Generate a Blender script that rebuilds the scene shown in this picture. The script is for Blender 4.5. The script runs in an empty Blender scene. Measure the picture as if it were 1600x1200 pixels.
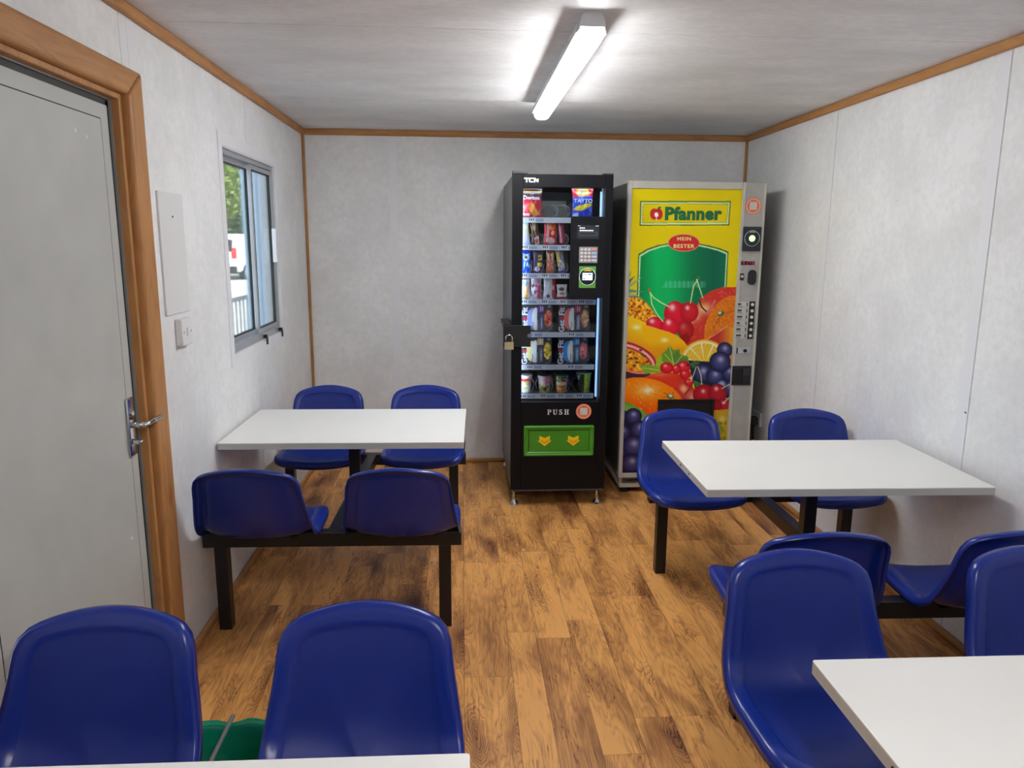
import bpy, bmesh, math, random
import numpy as np
from mathutils import Vector, Matrix
random.seed(7)
S = bpy.context.scene
COL = S.collection
# ------------------------------------------------------------------ camera
F, PITCH, YAW, ROLL, CH = 1162.2, .1882, .0672, .0072, 1.5725
XL, XR, YB, YF, H = -1.056, 1.967, 5.224, -1.9, 2.3
def ray(u, v):
    u -= 800; v -= 600
    c, s = math.cos(ROLL), math.sin(ROLL); u, v = c*u+s*v, -s*u+c*v
    x, y, z = u/F, 1.0, -v/F
    c, s = math.cos(PITCH), math.sin(PITCH); y, z = c*y+s*z, -s*y+c*z
    c, s = math.cos(YAW), math.sin(YAW); x, y = c*x+s*y, -s*x+c*y
    return Vector((x, y, z))
_f = ray(800, 600); _r = (ray(800+F, 600)-_f).normalized(); _u = (ray(800, 600-F)-_f).normalized()
cam = bpy.data.cameras.new('camera'); camo = bpy.data.objects.new('camera', cam); COL.objects.link(camo)
m = Matrix.Identity(4)
for i in range(3):
    m[i][0] = _r[i]; m[i][1] = _u[i]; m[i][2] = -_f.normalized()[i]
m[2][3] = CH
camo.matrix_world = m
cam.sensor_fit = 'HORIZONTAL'; cam.sensor_width = 36; cam.lens = F/1600*36; cam.clip_start = .02
S.camera = camo
# ------------------------------------------------------------------ light
w = bpy.data.worlds.new('world'); S.world = w; w.use_nodes = True
nt = w.node_tree; bg = nt.nodes['Background']
sky = nt.nodes.new('ShaderNodeTexSky'); sky.sky_type = 'NISHITA'; sky.sun_disc = False
sky.sun_elevation = math.radians(48); sky.sun_rotation = math.radians(150); sky.air_density = 1.0; sky.dust_density = 2.5
nt.links.new(sky.outputs[0], bg.inputs[0]); bg.inputs[1].default_value = 1.1
sun = bpy.data.lights.new('sun', 'SUN'); sun.energy = 16; sun.angle = .01; sun.color = (1, .96, .88)
suno = bpy.data.objects.new('sun', sun); COL.objects.link(suno)
suno.rotation_euler = Vector((-.55, .75, -1.0)).to_track_quat('-Z', 'Y').to_euler()
LAMP = 52.0
S.view_settings.view_transform = 'Standard'; S.view_settings.look = 'None'
S.view_settings.exposure = 0.0; S.view_settings.gamma = 1; S.view_settings.use_curve_mapping = False
# ------------------------------------------------------------------ helpers
def lin(c):
    return tuple((x/255/12.92 if x/255 <= .04045 else ((x/255+.055)/1.055)**2.4) for x in c)
def linarr(a):
    a = np.clip(a, 0, 255)/255
    return np.where(a <= .04045, a/12.92, ((a+.055)/1.055)**2.4)
MATS = {}
def mat(name, rgb, rough=.5, metal=0.0, spec=.5, bump=0, bscale=200, var=0, vscale=6, emit=None, coat=0):
    if name in MATS: return MATS[name]
    M = bpy.data.materials.new(name); M.use_nodes = True; MATS[name] = M
    t = M.node_tree; b = t.nodes['Principled BSDF']
    col = (*lin(rgb), 1)
    b.inputs['Base Color'].default_value = col; b.inputs['Roughness'].default_value = rough
    b.inputs['Metallic'].default_value = metal; b.inputs['Specular IOR Level'].default_value = spec
    b.inputs['Coat Weight'].default_value = coat; b.inputs['Coat Roughness'].default_value = .15
    tc = t.nodes.new('ShaderNodeTexCoord')
    if bump:
        n = t.nodes.new('ShaderNodeTexNoise'); n.inputs['Scale'].default_value = bscale; n.inputs['Detail'].default_value = 3
        bp = t.nodes.new('ShaderNodeBump'); bp.inputs['Strength'].default_value = bump; bp.inputs['Distance'].default_value = .002
        t.links.new(tc.outputs['Object'], n.inputs['Vector']); t.links.new(n.outputs['Fac'], bp.inputs['Height'])
        t.links.new(bp.outputs[0], b.inputs['Normal'])
    n = t.nodes.new('ShaderNodeTexNoise'); n.inputs['Scale'].default_value = vscale; n.inputs['Detail'].default_value = 5
    mx = t.nodes.new('ShaderNodeMix'); mx.data_type = 'RGBA'; mx.blend_type = 'MULTIPLY'; mx.inputs[0].default_value = 1
    rp = t.nodes.new('ShaderNodeMapRange'); rp.inputs[1].default_value = .3; rp.inputs[2].default_value = .7
    rp.inputs[3].default_value = 1-(var or .02); rp.inputs[4].default_value = 1
    mx.inputs[6].default_value = col
    t.links.new(tc.outputs['Object'], n.inputs['Vector']); t.links.new(n.outputs['Fac'], rp.inputs[0]); t.links.new(rp.outputs[0], mx.inputs[7])
    t.links.new(mx.outputs[2], b.inputs['Base Color'])
    if emit:
        b.inputs['Emission Color'].default_value = (*lin(emit[0]), 1); b.inputs['Emission Strength'].default_value = emit[1]
    return M
def glass(name, tint=(255, 255, 255), refl=1.0):
    M = bpy.data.materials.new(name); M.use_nodes = True; t = M.node_tree
    t.nodes.remove(t.nodes['Principled BSDF']); out = t.nodes['Material Output']
    tr = t.nodes.new('ShaderNodeBsdfTransparent'); tr.inputs[0].default_value = (*lin(tint), 1)
    gl = t.nodes.new('ShaderNodeBsdfGlossy'); gl.inputs['Roughness'].default_value = .02
    fr = t.nodes.new('ShaderNodeFresnel'); fr.inputs[0].default_value = 1.45
    mp = t.nodes.new('ShaderNodeMath'); mp.operation = 'MULTIPLY'; mp.inputs[1].default_value = refl
    mx = t.nodes.new('ShaderNodeMixShader')
    t.links.new(fr.outputs[0], mp.inputs[0]); t.links.new(mp.outputs[0], mx.inputs[0])
    t.links.new(tr.outputs[0], mx.inputs[1]); t.links.new(gl.outputs[0], mx.inputs[2]); t.links.new(mx.outputs[0], out.inputs[0])
    return M
def printmat(name, rough=.35, spec=.4):
    M = bpy.data.materials.new(name); M.use_nodes = True; t = M.node_tree; b = t.nodes['Principled BSDF']
    a = t.nodes.new('ShaderNodeVertexColor'); a.layer_name = 'Col'
    t.links.new(a.outputs[0], b.inputs['Base Color']); b.inputs['Roughness'].default_value = rough; b.inputs['Specular IOR Level'].default_value = spec
    return M
def tag(o, label, cat, group=None, kind=None):
    o['label'] = label; o['category'] = cat
    if group: o['group'] = group
    if kind: o['kind'] = kind
    return o
def empty(name, loc, label, cat, rz=0, group=None, kind=None):
    o = bpy.data.objects.new(name, None); COL.objects.link(o); o.location = loc; o.rotation_euler = (0, 0, rz)
    o.empty_display_size = .05
    return tag(o, label, cat, group, kind)
def link(name, me, mats, parent=None, smooth=False):
    o = bpy.data.objects.new(name, me); COL.objects.link(o)
    for q in (mats if isinstance(mats, (list, tuple)) else [mats]): me.materials.append(q)
    if parent: o.parent = parent
    if smooth:
        for p in me.polygons: p.use_smooth = True
    return o
def obj(name, bm, mats, parent=None, smooth=False):
    bmesh.ops.recalc_face_normals(bm, faces=bm.faces)
    me = bpy.data.meshes.new(name); bm.to_mesh(me); bm.free()
    return link(name, me, mats, parent, smooth)
def abox(bm, x0, y0, z0, x1, y1, z1, bev=0, seg=2, mi=0):
    r = bmesh.ops.create_cube(bm, size=1)
    vs = r['verts']
    for v in vs:
        v.co = Vector(((x0+x1)/2+v.co.x*(x1-x0), (y0+y1)/2+v.co.y*(y1-y0), (z0+z1)/2+v.co.z*(z1-z0)))
    fs = list({f for v in vs for f in v.link_faces})
    for f in fs: f.material_index = mi
    if bev:
        es = list({e for v in vs for e in v.link_edges})
        bmesh.ops.bevel(bm, geom=es, offset=bev, segments=seg, affect='EDGES', profile=.5)
def box(name, a, mats, parent=None, bev=0, seg=2, smooth=False):
    bm = bmesh.new()
    for q in (a if isinstance(a, list) else [a]): abox(bm, *q, bev=bev, seg=seg)
    return obj(name, bm, mats, parent, smooth)
def acyl(bm, p0, p1, r0, r1=None, n=16, caps=True):
    p0, p1 = Vector(p0), Vector(p1); r1 = r0 if r1 is None else r1
    d = (p1-p0); q = d.to_track_quat('Z', 'Y')
    A, B = [], []
    for i in range(n):
        a = 2*math.pi*i/n; e = Vector((math.cos(a), math.sin(a), 0))
        A.append(bm.verts.new(p0+q@(e*r0))); B.append(bm.verts.new(p1+q@(e*r1)))
    for i in range(n): bm.faces.new((A[i], A[(i+1) % n], B[(i+1) % n], B[i]))
    if caps: bm.faces.new(A[::-1]); bm.faces.new(B)
def cyl(name, p0, p1, r0, mats, parent=None, r1=None, n=16, smooth=False):
    bm = bmesh.new(); acyl(bm, p0, p1, r0, r1, n); o = obj(name, bm, mats, parent)
    return o
def atube(bm, pts, r, n=6):
    pts = [Vector(p) for p in pts]; rings = []
    up = Vector((0, 0, 1))
    for i, p in enumerate(pts):
        d = (pts[min(i+1, len(pts)-1)]-pts[max(i-1, 0)]).normalized()
        a = d.cross(up)
        if a.length < 1e-3: a = d.cross(Vector((1, 0, 0)))
        a.normalize(); b = d.cross(a)
        rr = r[i] if isinstance(r, (list, tuple)) else r
        rings.append([bm.verts.new(p+a*math.cos(2*math.pi*k/n)*rr+b*math.sin(2*math.pi*k/n)*rr) for k in range(n)])
    for A, B in zip(rings, rings[1:]):
        for k in range(n): bm.faces.new((A[k], A[(k+1) % n], B[(k+1) % n], B[k]))
    bm.faces.new(rings[0][::-1]); bm.faces.new(rings[-1])
def aprism(bm, poly, f, d0, d1):
    """poly: 2D outline; f(a, b, d) -> 3D point"""
    A = [bm.verts.new(f(a, b, d0)) for a, b in poly]; B = [bm.verts.new(f(a, b, d1)) for a, b in poly]
    n = len(poly)
    bm.faces.new(A); bm.faces.new(B[::-1])
    for i in range(n): bm.faces.new((A[i], A[(i+1) % n], B[(i+1) % n], B[i]))
FRONT = lambda a, b, d: (a, d, b)          # outline on a plane facing -Y
def rrect(x0, z0, x1, z1, r, n=5):
    P = []
    for cx, cz, a0 in ((x1-r, z1-r, 0), (x0+r, z1-r, 90), (x0+r, z0+r, 180), (x1-r, z0+r, 270)):
        for i in range(n+1):
            a = math.radians(a0+90*i/n); P.append((cx+r*math.cos(a), cz+r*math.sin(a)))
    return P
def ell(cx, cz, rx, rz, n=28): return [(cx+rx*math.cos(2*math.pi*i/n), cz+rz*math.sin(2*math.pi*i/n)) for i in range(n)]
def plate(name, poly, d0, d1, mats, parent=None):
    bm = bmesh.new(); aprism(bm, poly, FRONT, d0, d1); return obj(name, bm, mats, parent)
def text(name, s, size, loc, rot, mats, parent=None, bold=0.0, sx=1.0, depth=.0006, align='CENTER', spacing=1.0, shear=0):
    cu = bpy.data.curves.new(name, 'FONT'); cu.body = s; cu.size = size; cu.extrude = depth; cu.offset = bold
    cu.align_x = align; cu.align_y = 'CENTER'; cu.space_character = spacing; cu.shear = shear; cu.resolution_u = 3
    t = bpy.data.objects.new(name, cu); COL.objects.link(t)
    dg = bpy.context.evaluated_depsgraph_get(); me = bpy.data.meshes.new_from_object(t.evaluated_get(dg))
    bpy.data.objects.remove(t); bpy.data.curves.remove(cu)
    M = Matrix.Translation(loc) @ Matrix.Rotation(math.radians(rot), 4, 'Y') @ Matrix.Rotation(math.pi/2, 4, 'X') @ Matrix.Diagonal((sx, 1, 1, 1))
    me.transform(M); me.name = name; me.materials.clear()
    return link(name, me, mats, parent)
def holes(rect, hs):
    """split rect (a0,b0,a1,b1) round the holes"""
    xs = sorted({rect[0], rect[2], *[h[i] for h in hs for i in (0, 2) if rect[0] < h[i] < rect[2]]})
    out = []
    for a0, a1 in zip(xs, xs[1:]):
        c = (a0+a1)/2; z = rect[1]
        for h in sorted([h for h in hs if h[0] < c < h[2]], key=lambda h: h[1]):
            if h[1] > z: out.append((a0, z, a1, h[1]))
            z = max(z, h[3])
        if z < rect[3]: out.append((a0, z, a1, rect[3]))
    return out
# ------------------------------------------------------------------ procedural surface materials
def wallmat(name, rgb, amount, scale, bump, stretch=(1, 1, 1)):
    M = bpy.data.materials.new(name); M.use_nodes = True; t = M.node_tree; b = t.nodes['Principled BSDF']
    g = t.nodes.new('ShaderNodeNewGeometry'); mp = t.nodes.new('ShaderNodeMapping'); mp.inputs['Scale'].default_value = stretch
    t.links.new(g.outputs['Position'], mp.inputs[0])
    n1 = t.nodes.new('ShaderNodeTexNoise'); n1.inputs['Scale'].default_value = scale; n1.inputs['Detail'].default_value = 8; n1.inputs['Roughness'].default_value = .7
    n2 = t.nodes.new('ShaderNodeTexNoise'); n2.inputs['Scale'].default_value = scale*.12; n2.inputs['Detail'].default_value = 3
    t.links.new(mp.outputs[0], n1.inputs['Vector']); t.links.new(mp.outputs[0], n2.inputs['Vector'])
    ml = t.nodes.new('ShaderNodeMath'); ml.operation = 'MULTIPLY'; t.links.new(n1.outputs[0], ml.inputs[0]); t.links.new(n2.outputs[0], ml.inputs[1])
    cr = t.nodes.new('ShaderNodeValToRGB'); e = cr.color_ramp.elements
    e[0].position = .14; e[1].position = .36
    e[0].color = (*[x*(1-amount) for x in lin(rgb)], 1); e[1].color = (*lin(rgb), 1)
    t.links.new(ml.outputs[0], cr.inputs[0]); t.links.new(cr.outputs[0], b.inputs['Base Color'])
    bp = t.nodes.new('ShaderNodeBump'); bp.inputs['Strength'].default_value = bump; bp.inputs['Distance'].default_value = .001
    t.links.new(n1.outputs[0], bp.inputs['Height']); t.links.new(bp.outputs[0], b.inputs['Normal'])
    b.inputs['Roughness'].default_value = .5; b.inputs['Specular IOR Level'].default_value = .3
    return M
def woodmat(name, light, dark, plank=True, axis=1):
    M = bpy.data.materials.new(name); M.use_nodes = True; t = M.node_tree; b = t.nodes['Principled BSDF']; N = t.nodes.new; L = t.links.new
    g = N('ShaderNodeNewGeometry'); oi = N('ShaderNodeObjectInfo')
    off = N('ShaderNodeVectorMath'); off.operation = 'SCALE'; off.inputs[0].default_value = (37.3, 91.7, 53.1)
    L(oi.outputs['Random'], off.inputs['Scale'])
    ad = N('ShaderNodeVectorMath'); ad.operation = 'ADD'; L(g.outputs['Position'], ad.inputs[0]); L(off.outputs[0], ad.inputs[1])
    def scaled(s):
        mp = N('ShaderNodeMapping'); mp.inputs['Scale'].default_value = s; L(ad.outputs[0], mp.inputs[0]); return mp.outputs[0]
    def sc(across, along):
        v = [across]*3; v[axis] = along; return tuple(v)
    def noise(s, detail, dist=0, rough=.5):
        n = N('ShaderNodeTexNoise'); n.inputs['Scale'].default_value = 1; n.inputs['Detail'].default_value = detail
        n.inputs['Distortion'].default_value = dist; n.inputs['Roughness'].default_value = rough; L(scaled(s), n.inputs['Vector']); return n.outputs[0]
    def math_(op, a, bb):
        q = N('ShaderNodeMath'); q.operation = op
        for i, x in enumerate((a, bb)):
            if x is None: continue
            if isinstance(x, (int, float)): q.inputs[i].default_value = x
            else: L(x, q.inputs[i])
        return q.outputs[0]
    # contour rings of a slow field: cathedral grain and swirls round knots
    vor = N('ShaderNodeTexVoronoi'); vor.inputs['Scale'].default_value = 1; vw = N('ShaderNodeTexNoise'); vw.inputs['Scale'].default_value = 1; vw.inputs['Detail'].default_value = 3; L(scaled(sc(16, 7)), vw.inputs['Vector'])
    vs_ = N('ShaderNodeVectorMath'); vs_.operation = 'MULTIPLY_ADD'; vs_.inputs[1].default_value = (.30, .30, .30); L(vw.outputs['Color'], vs_.inputs[0]); L(scaled(sc(4.4, 1.25) if plank else sc(5, 2.0)), vs_.inputs[2]); L(vs_.outputs[0], vor.inputs['Vector'])
    if plank: vor.voronoi_dimensions = '2D'
    kd = N('ShaderNodeMapRange'); kd.inputs[1].default_value = 0; kd.inputs[2].default_value = .42; kd.inputs[3].default_value = 1; kd.inputs[4].default_value = 0
    L(vor.outputs['Distance'], kd.inputs[0])
    kd2 = math_('POWER', kd.outputs[0], 2.0)
    fld = math_('ADD', noise(sc(8.0, 1.3), 3, .3, .45), math_('MULTIPLY', kd2, .42 if plank else .2))
    rings = math_('SINE', math_('MULTIPLY', fld, 125 if plank else 60), None)
    ringmask = math_('POWER', math_('MULTIPLY', math_('ADD', rings, 1), .5), 2.2)
    fine = noise(sc(210, 6), 3, 0, .6)
    pt = N('ShaderNodeMapRange'); pt.inputs[1].default_value = .42; pt.inputs[2].default_value = .66
    L(noise(sc(6.0, 1.5), 5, .7, .62), pt.inputs[0])
    if plank:
        crack = N('ShaderNodeMapRange'); crack.inputs[1].default_value = .0; crack.inputs[2].default_value = .012; crack.inputs[3].default_value = 1; crack.inputs[4].default_value = 0
        L(math_('ABSOLUTE', math_('SUBTRACT', noise(sc(24, 1.4), 4, .6, .6), .5), None), crack.inputs[0])
        gate = N('ShaderNodeMapRange'); gate.inputs[1].default_value = .5; gate.inputs[2].default_value = .6; L(noise(sc(9, 4), 2), gate.inputs[0])
        tot = math_('ADD', math_('MULTIPLY', ringmask, math_('ADD', .15, math_('MULTIPLY', kd.outputs[0], .24))), math_('MULTIPLY', pt.outputs[0], .50))
        tot = math_('ADD', tot, math_('MULTIPLY', kd2, .46))
        tot = math_('ADD', tot, math_('MULTIPLY', math_('MULTIPLY', crack.outputs[0], gate.outputs[0]), .6))
        tot = math_('ADD', tot, math_('MULTIPLY', math_('SUBTRACT', fine, .5), .62))
        tot = math_('ADD', tot, math_('MULTIPLY', math_('SUBTRACT', oi.outputs['Random'], .5), .30))
    else:
        tot = math_('ADD', math_('MULTIPLY', ringmask, .18), math_('MULTIPLY', pt.outputs[0], .18))
        tot = math_('ADD', tot, math_('MULTIPLY', math_('POWER', kd.outputs[0], 5.0), .9))
        tot = math_('ADD', tot, math_('MULTIPLY', math_('SUBTRACT', fine, .5), .45))
    cr = N('ShaderNodeValToRGB'); e = cr.color_ramp.elements
    e[0].position = 0; e[0].color = (*lin(light), 1); e[1].position = .95; e[1].color = (*lin(dark), 1)
    k = e.new(.42); k.color = (*lin([a*.62+bb*.38 for a, bb in zip(light, dark)]), 1)
    L(tot, cr.inputs[0]); L(cr.outputs[0], b.inputs['Base Color'])
    b.inputs['Roughness'].default_value = .42 if plank else .5; b.inputs['Specular IOR Level'].default_value = .35
    bp = N('ShaderNodeBump'); bp.inputs['Strength'].default_value = .12; bp.inputs['Distance'].default_value = .001
    L(tot, bp.inputs['Height']); L(bp.outputs[0], b.inputs['Normal'])
    return M
M_WALL = wallmat('wall_vinyl', (240, 241, 242), .13, 28, .25)
M_STRIP = mat('joint_strip_white', (234, 235, 239), .4)
M_CEIL = wallmat('ceiling_vinyl', (236, 236, 237), .17, 20, .5, (1, 2.2, 1))
M_FLOOR = woodmat('floor_wood_print', (236, 172, 98), (84, 40, 22))
M_PINEY = woodmat('pine_trim_lengthwise', (186, 134, 82), (120, 74, 40), False, 1)
M_PINEX = woodmat('pine_trim_crosswise', (186, 134, 82), (120, 74, 40), False, 0)
M_PINEZ = woodmat('pine_trim_upright', (186, 134, 82), (120, 74, 40), False, 2)
M_JOINT = mat('joint_backing_grey', (120, 118, 118), .7)
M_DARKGAP = mat('dark_gap', (20, 18, 16), .8)
M_BLUE = mat('blue_plastic', (12, 41, 134), .27, spec=.5, bump=.04, bscale=400, var=.05, vscale=9)
M_BLUEIN = mat('blue_plastic_textured', (10, 38, 126), .42, spec=.45, bump=.25, bscale=900, var=.08, vscale=14)
M_STEEL = mat('black_painted_steel', (20, 21, 26), .35, bump=.05, bscale=120, var=.2)
M_LAM = mat('white_laminate', (236, 236, 233), .35, spec=.4, var=.03, vscale=3)
M_LAMEDGE = mat('laminate_edge', (200, 198, 190), .45)
M_CHROME = mat('chrome', (205, 208, 212), .12, metal=1)
M_ALU = mat('aluminium', (188, 192, 198), .35, metal=.6)
M_WHITE = mat('white_plastic', (228, 229, 231), .4)
M_BLACK = mat('black_plastic', (16, 17, 20), .4)
M_SEAL = mat('rubber_seal', (38, 42, 40), .6)
M_DOOR = mat('door_grey_paint', (192, 195, 193), .45, spec=.4, var=.10, vscale=5, bump=.05, bscale=80)
M_PRINT = printmat('printed_wrap', .4, .22)
# ------------------------------------------------------------------ setting
# floor: dark underlay + planks
floor = box('floor', (XL-.08, YF-.08, -.12, XR+.08, YB+.08, -.003), M_DARKGAP)
tag(floor, 'brown wood-look plank floor running towards the vending machines', 'floor', kind='structure')
bm = bmesh.new(); bmesh.ops.create_cube(bm, size=1); pm = bpy.data.meshes.new('plank'); bm.to_mesh(pm); bm.free(); pm.materials.append(M_FLOOR)
edges = [0, .178, .291, .432, .571, .699]
wd = [.16, .12, .14, .175, .13, .14, .115, .15, .14]
i = 0
while edges[-1] < XR-.05: edges.append(edges[-1]+wd[i % 9]); i += 1
edges[-1] = XR
neg = [0]
while neg[-1] > XL+.05: neg.append(neg[-1]-wd[(i+3) % 9]); i += 1
neg[-1] = XL
edges = sorted(set(neg+edges))
rnd = random.Random(3)
for a, b in zip(edges, edges[1:]):
    y = YF-rnd.uniform(0, .6)
    while y < YB:
        l = rnd.uniform(.62, 1.05); y0, y1 = max(y, YF), min(y+l, YB)
        if y1-y0 > .03:
            o = bpy.data.objects.new('plank', pm); COL.objects.link(o); o.parent = floor
            o.location = ((a+b)/2, (y0+y1)/2, -.0015); o.scale = (b-a-.0012, y1-y0-.0012, .003)
        y += l
# window / door openings on the left wall (y, z)
WIN = (3.49, 1.045, 4.435, 1.985); DOOR = (1.56, 0, 2.485, 2.0)
def wall_side(name, x_in, sgn, joints, hs, label, caps):
    """sgn -1: left wall, +1: right wall"""
    xo, xp = x_in+sgn*.08, x_in+sgn*.006
    bx = [(min(xo, xp), a0, b0, max(xo, xp), a1, b1) for a0, b0, a1, b1 in holes((YF-.08, -.12, YB+.08, H+.1), hs)]
    wo = box(name, bx, M_JOINT); tag(wo, label, 'wall', kind='structure')
    ys = [YF]+joints+[YB]
    for a, b in zip(ys, ys[1:]):
        bx = [(min(x_in, xp), q[0], q[1], max(x_in, xp), q[2], q[3]) for q in holes((a+.0013, 0, b-.0013, H), hs)]
        box('wall_panel', bx, M_WALL, wo)
    return wo
WL = wall_side('wall_left', XL, -1, [.09, 1.33, 2.595, 3.9], [WIN, DOOR], 'white panelled wall with the grey door and sliding window', [])
WR = wall_side('wall_right', XR, 1, [.2, 1.455, 2.705, 3.962], [], 'white panelled wall beside the fruit juice machine', [])
def wall_end(name, y_in, sgn, joints, label):
    yo, yp = y_in+sgn*.08, y_in+sgn*.006
    wo = box(name, (XL-.08, min(yo, yp), -.12, XR+.08, max(yo, yp), H+.1), M_JOINT); tag(wo, label, 'wall', kind='structure')
    xs = [XL]+joints+[XR]
    for a, b in zip(xs, xs[1:]): box('wall_panel', (a+.0013, min(y_in, yp), 0, b-.0013, max(y_in, yp), H), M_WALL, wo)
    return wo
WB = wall_end('wall_back', YB, 1, [-.46, .763], 'white panelled wall behind the vending machines')
WF = wall_end('wall_front', YF, -1, [-.46, .763], 'white panelled wall facing the vending machines')
ceil = box('ceiling', (XL-.08, YF-.08, H+.006, XR+.08, YB+.08, H+.1), M_JOINT)
tag(ceil, 'mottled white panelled ceiling carrying the strip light', 'ceiling', kind='structure')
for a, b in zip([YF, .2, 1.49, 2.777, 4.1], [.2, 1.49, 2.777, 4.1, YB]): box('ceiling_panel', (XL, a+.0018, H, XR, b-.0018, H+.006), M_CEIL, ceil)
# joint cover strips
for y in (2.55, 2.62): box('joint_strip', (XL, y-.028, .03, XL+.002, y+.028, H-.03), M_STRIP, WL) if y > 2.6 else box('joint_strip', (XL, y-.012, 2.08, XL+.002, y+.04, H-.03), M_STRIP, WL)
box('joint_strip', [(XL, 3.88, .03, XL+.002, 3.925, 1.0), (XL, 3.88, 2.05, XL+.002, 3.925, H-.03)], M_STRIP, WL)
box('joint_strip', (XR-.002, 2.708, .03, XR, 2.765, H-.03), M_STRIP, WR)
box('joint_strip', (XR-.002, 3.965, .03, XR, 4.005, H-.03), M_STRIP, WR)
box('joint_strip', (-.485, YB-.002, .03, -.438, YB, H-.03), M_STRIP, WB)
box('joint_strip', (.745, YB-.002, .03, .785, YB, H-.03), M_STRIP, WB)
def caps(parent, pts):
    for p, n in pts:
        bm = bmesh.new(); p, n = Vector(p), Vector(n); acyl(bm, p, p+n*.002, .007, .005, 10); obj('screw_cap', bm, M_WHITE, parent)
caps(WB, [((.163, YB, 1.66), (0, -1, 0)), ((.165, YB, 1.03), (0, -1, 0)), ((.17, YB, .46), (0, -1, 0)), ((-.47, YB, .93), (0, -1, 0))])
caps(WR, [((XR, 3.35, 1.77), (-1, 0, 0)), ((XR, 3.37, 1.03), (-1, 0, 0)), ((XR, 4.45, 1.45), (-1, 0, 0)), ((XR, 4.5, .95), (-1, 0, 0)), ((XR, 2.72, .93), (-1, 0, 0))])
caps(ceil, [((1.05, 3.65, H), (0, 0, -1)), ((1.3, 2.3, H), (0, 0, -1)), ((1.15, 3.9, H), (0, 0, -1)), ((-.3, 3.7, H), (0, 0, -1))])
# pine trims along the ceiling and in the corners
def trim(name, a, mats, label, bev=.006):
    o = box(name, a, mats, None, bev); return tag(o, label, 'trim' if name.startswith('trim') else 'baseboard', kind='structure')
T = .022; TH = .038
trim('trim_1', (XL, YF, H-TH, XL+T, YB, H), M_PINEY, 'pine strip along the ceiling edge above the door and window')
trim('trim_2', (XR-T, YF, H-TH, XR, YB, H), M_PINEY, 'pine strip along the ceiling edge of the windowless side wall')
trim('trim_3', (XL+T, YB-T, H-TH, XR-T, YB, H), M_PINEX, 'pine strip along the ceiling edge above the vending machines')
trim('trim_4', (XL, YB-.018, .03, XL+.018, YB, H-TH), M_PINEZ, 'upright pine strip in the corner beside the window')
trim('trim_5', (XR-.018, YB-.018, .03, XR, YB, H-TH), M_PINEZ, 'upright pine strip in the corner above the fruit juice machine')
trim('trim_6', (XL+T, YF, H-TH, XR-T, YF+T, H), M_PINEX, 'pine strip along the ceiling edge of the wall facing the machines')
trim('baseboard_left', (XL, DOOR[2]+.12, 0, XL+.02, YB, .032), M_PINEY, 'low pine skirting strip below the window', .01)
trim('baseboard_right', (XR-.02, YF, 0, XR, YB, .032), M_PINEY, 'low pine skirting strip below the windowless side wall', .01)
trim('baseboard_back', (XL+.02, YB-.02, 0, XR-.02, YB, .032), M_PINEX, 'low pine skirting strip behind the vending machines', .01)
# ------------------------------------------------------------------ door
door = empty('door_1', (XL, 2.02, 0), 'grey door with proud flush panel, chrome lever handle and pine frame', 'door', kind='structure')
def dbox(name, a, mats, parent=door, **k):   # world coordinates -> door space
    bx = [(q[0]-XL, q[1]-2.02, q[2], q[3]-XL, q[4]-2.02, q[5]) for q in (a if isinstance(a, list) else [a])]
    return box(name, bx, mats, parent, **k)
fr_ = lambda x0, x1, a0, b0, a1, b1, t: [(x0, a0, b0, x1, a1, b0+t), (x0, a0, b1-t, x1, a1, b1), (x0, a0, b0+t, x1, a0+t, b1-t), (x0, a1-t, b0+t, x1, a1, b1-t)]
slab = dbox('door_leaf', (XL-.055, 1.60, .02, XL-.018, 2.452, 1.972), M_DOOR, bev=.003)
pn = dbox('flush_panel', (XL-.018, 1.66, .08, XL-.0172, 2.40, 1.925), M_DOOR, slab)
dbox('panel_seam', fr_(XL-.0185, XL-.0176, 1.657, .077, 2.4035, 1.9285, .005), M_SEAL, slab)
dbox('door_seal', [(XL-.07, 2.452, 0, XL-.022, 2.468, 1.985), (XL-.07, 1.58, 1.972, XL-.022, 2.468, 1.99)], M_SEAL)
dbox('metal_strip', [(XL-.03, 2.468, 0, XL-.014, 2.472, 1.99), (XL-.03, 1.58, 1.990, XL-.014, 2.472, 1.994)], M_ALU)
dbox('frame_lining', [(XL-.08, 2.472, 0, XL+.010, 2.492, 2.012), (XL-.08, 1.54, 1.994, XL+.010, 2.472, 2.012), (XL-.08, 1.54, 0, XL+.010, 1.565, 1.994)], M_PINEZ, bev=.003)
def casing(poly, mats):
    bm = bmesh.new(); aprism(bm, poly, lambda a, b, d: (d, a-2.02, b), 0, .034)
    top = [e for e in bm.edges if all(v.co.x > .03 for v in e.verts)]
    bmesh.ops.bevel(bm, geom=top, offset=.012, segments=3, affect='EDGES', profile=.5)
    obj('casing', bm, mats, door)
casing([(2.492, 0), (2.603, 0), (2.603, 2.095), (2.492, 2.012)], M_PINEZ)
casing([(1.435, 2.095), (1.565, 2.012), (2.4915, 2.0122), (2.6025, 2.0955)], M_PINEY)
casing([(1.435, 0), (1.545, 0), (1.5645, 2.0115), (1.4345, 2.0945)], M_PINEZ)
hx = -.0172
bp = box('handle_plate', (hx, 2.385-2.02, .885, hx+.010, 2.432-2.02, 1.075), M_CHROME, slab, bev=.004)
bm = bmesh.new()
acyl(bm, (hx+.01, .385, .985), (hx+.05, .385, .985), .010, .009)
atube(bm, [(hx+.048, .380, .985), (hx+.054, .395, .986), (hx+.056, .43, .988), (hx+.056, .50, .988)], [.010, .0095, .009, .008], 10)
obj('lever', bm, M_CHROME, slab, True)
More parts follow.
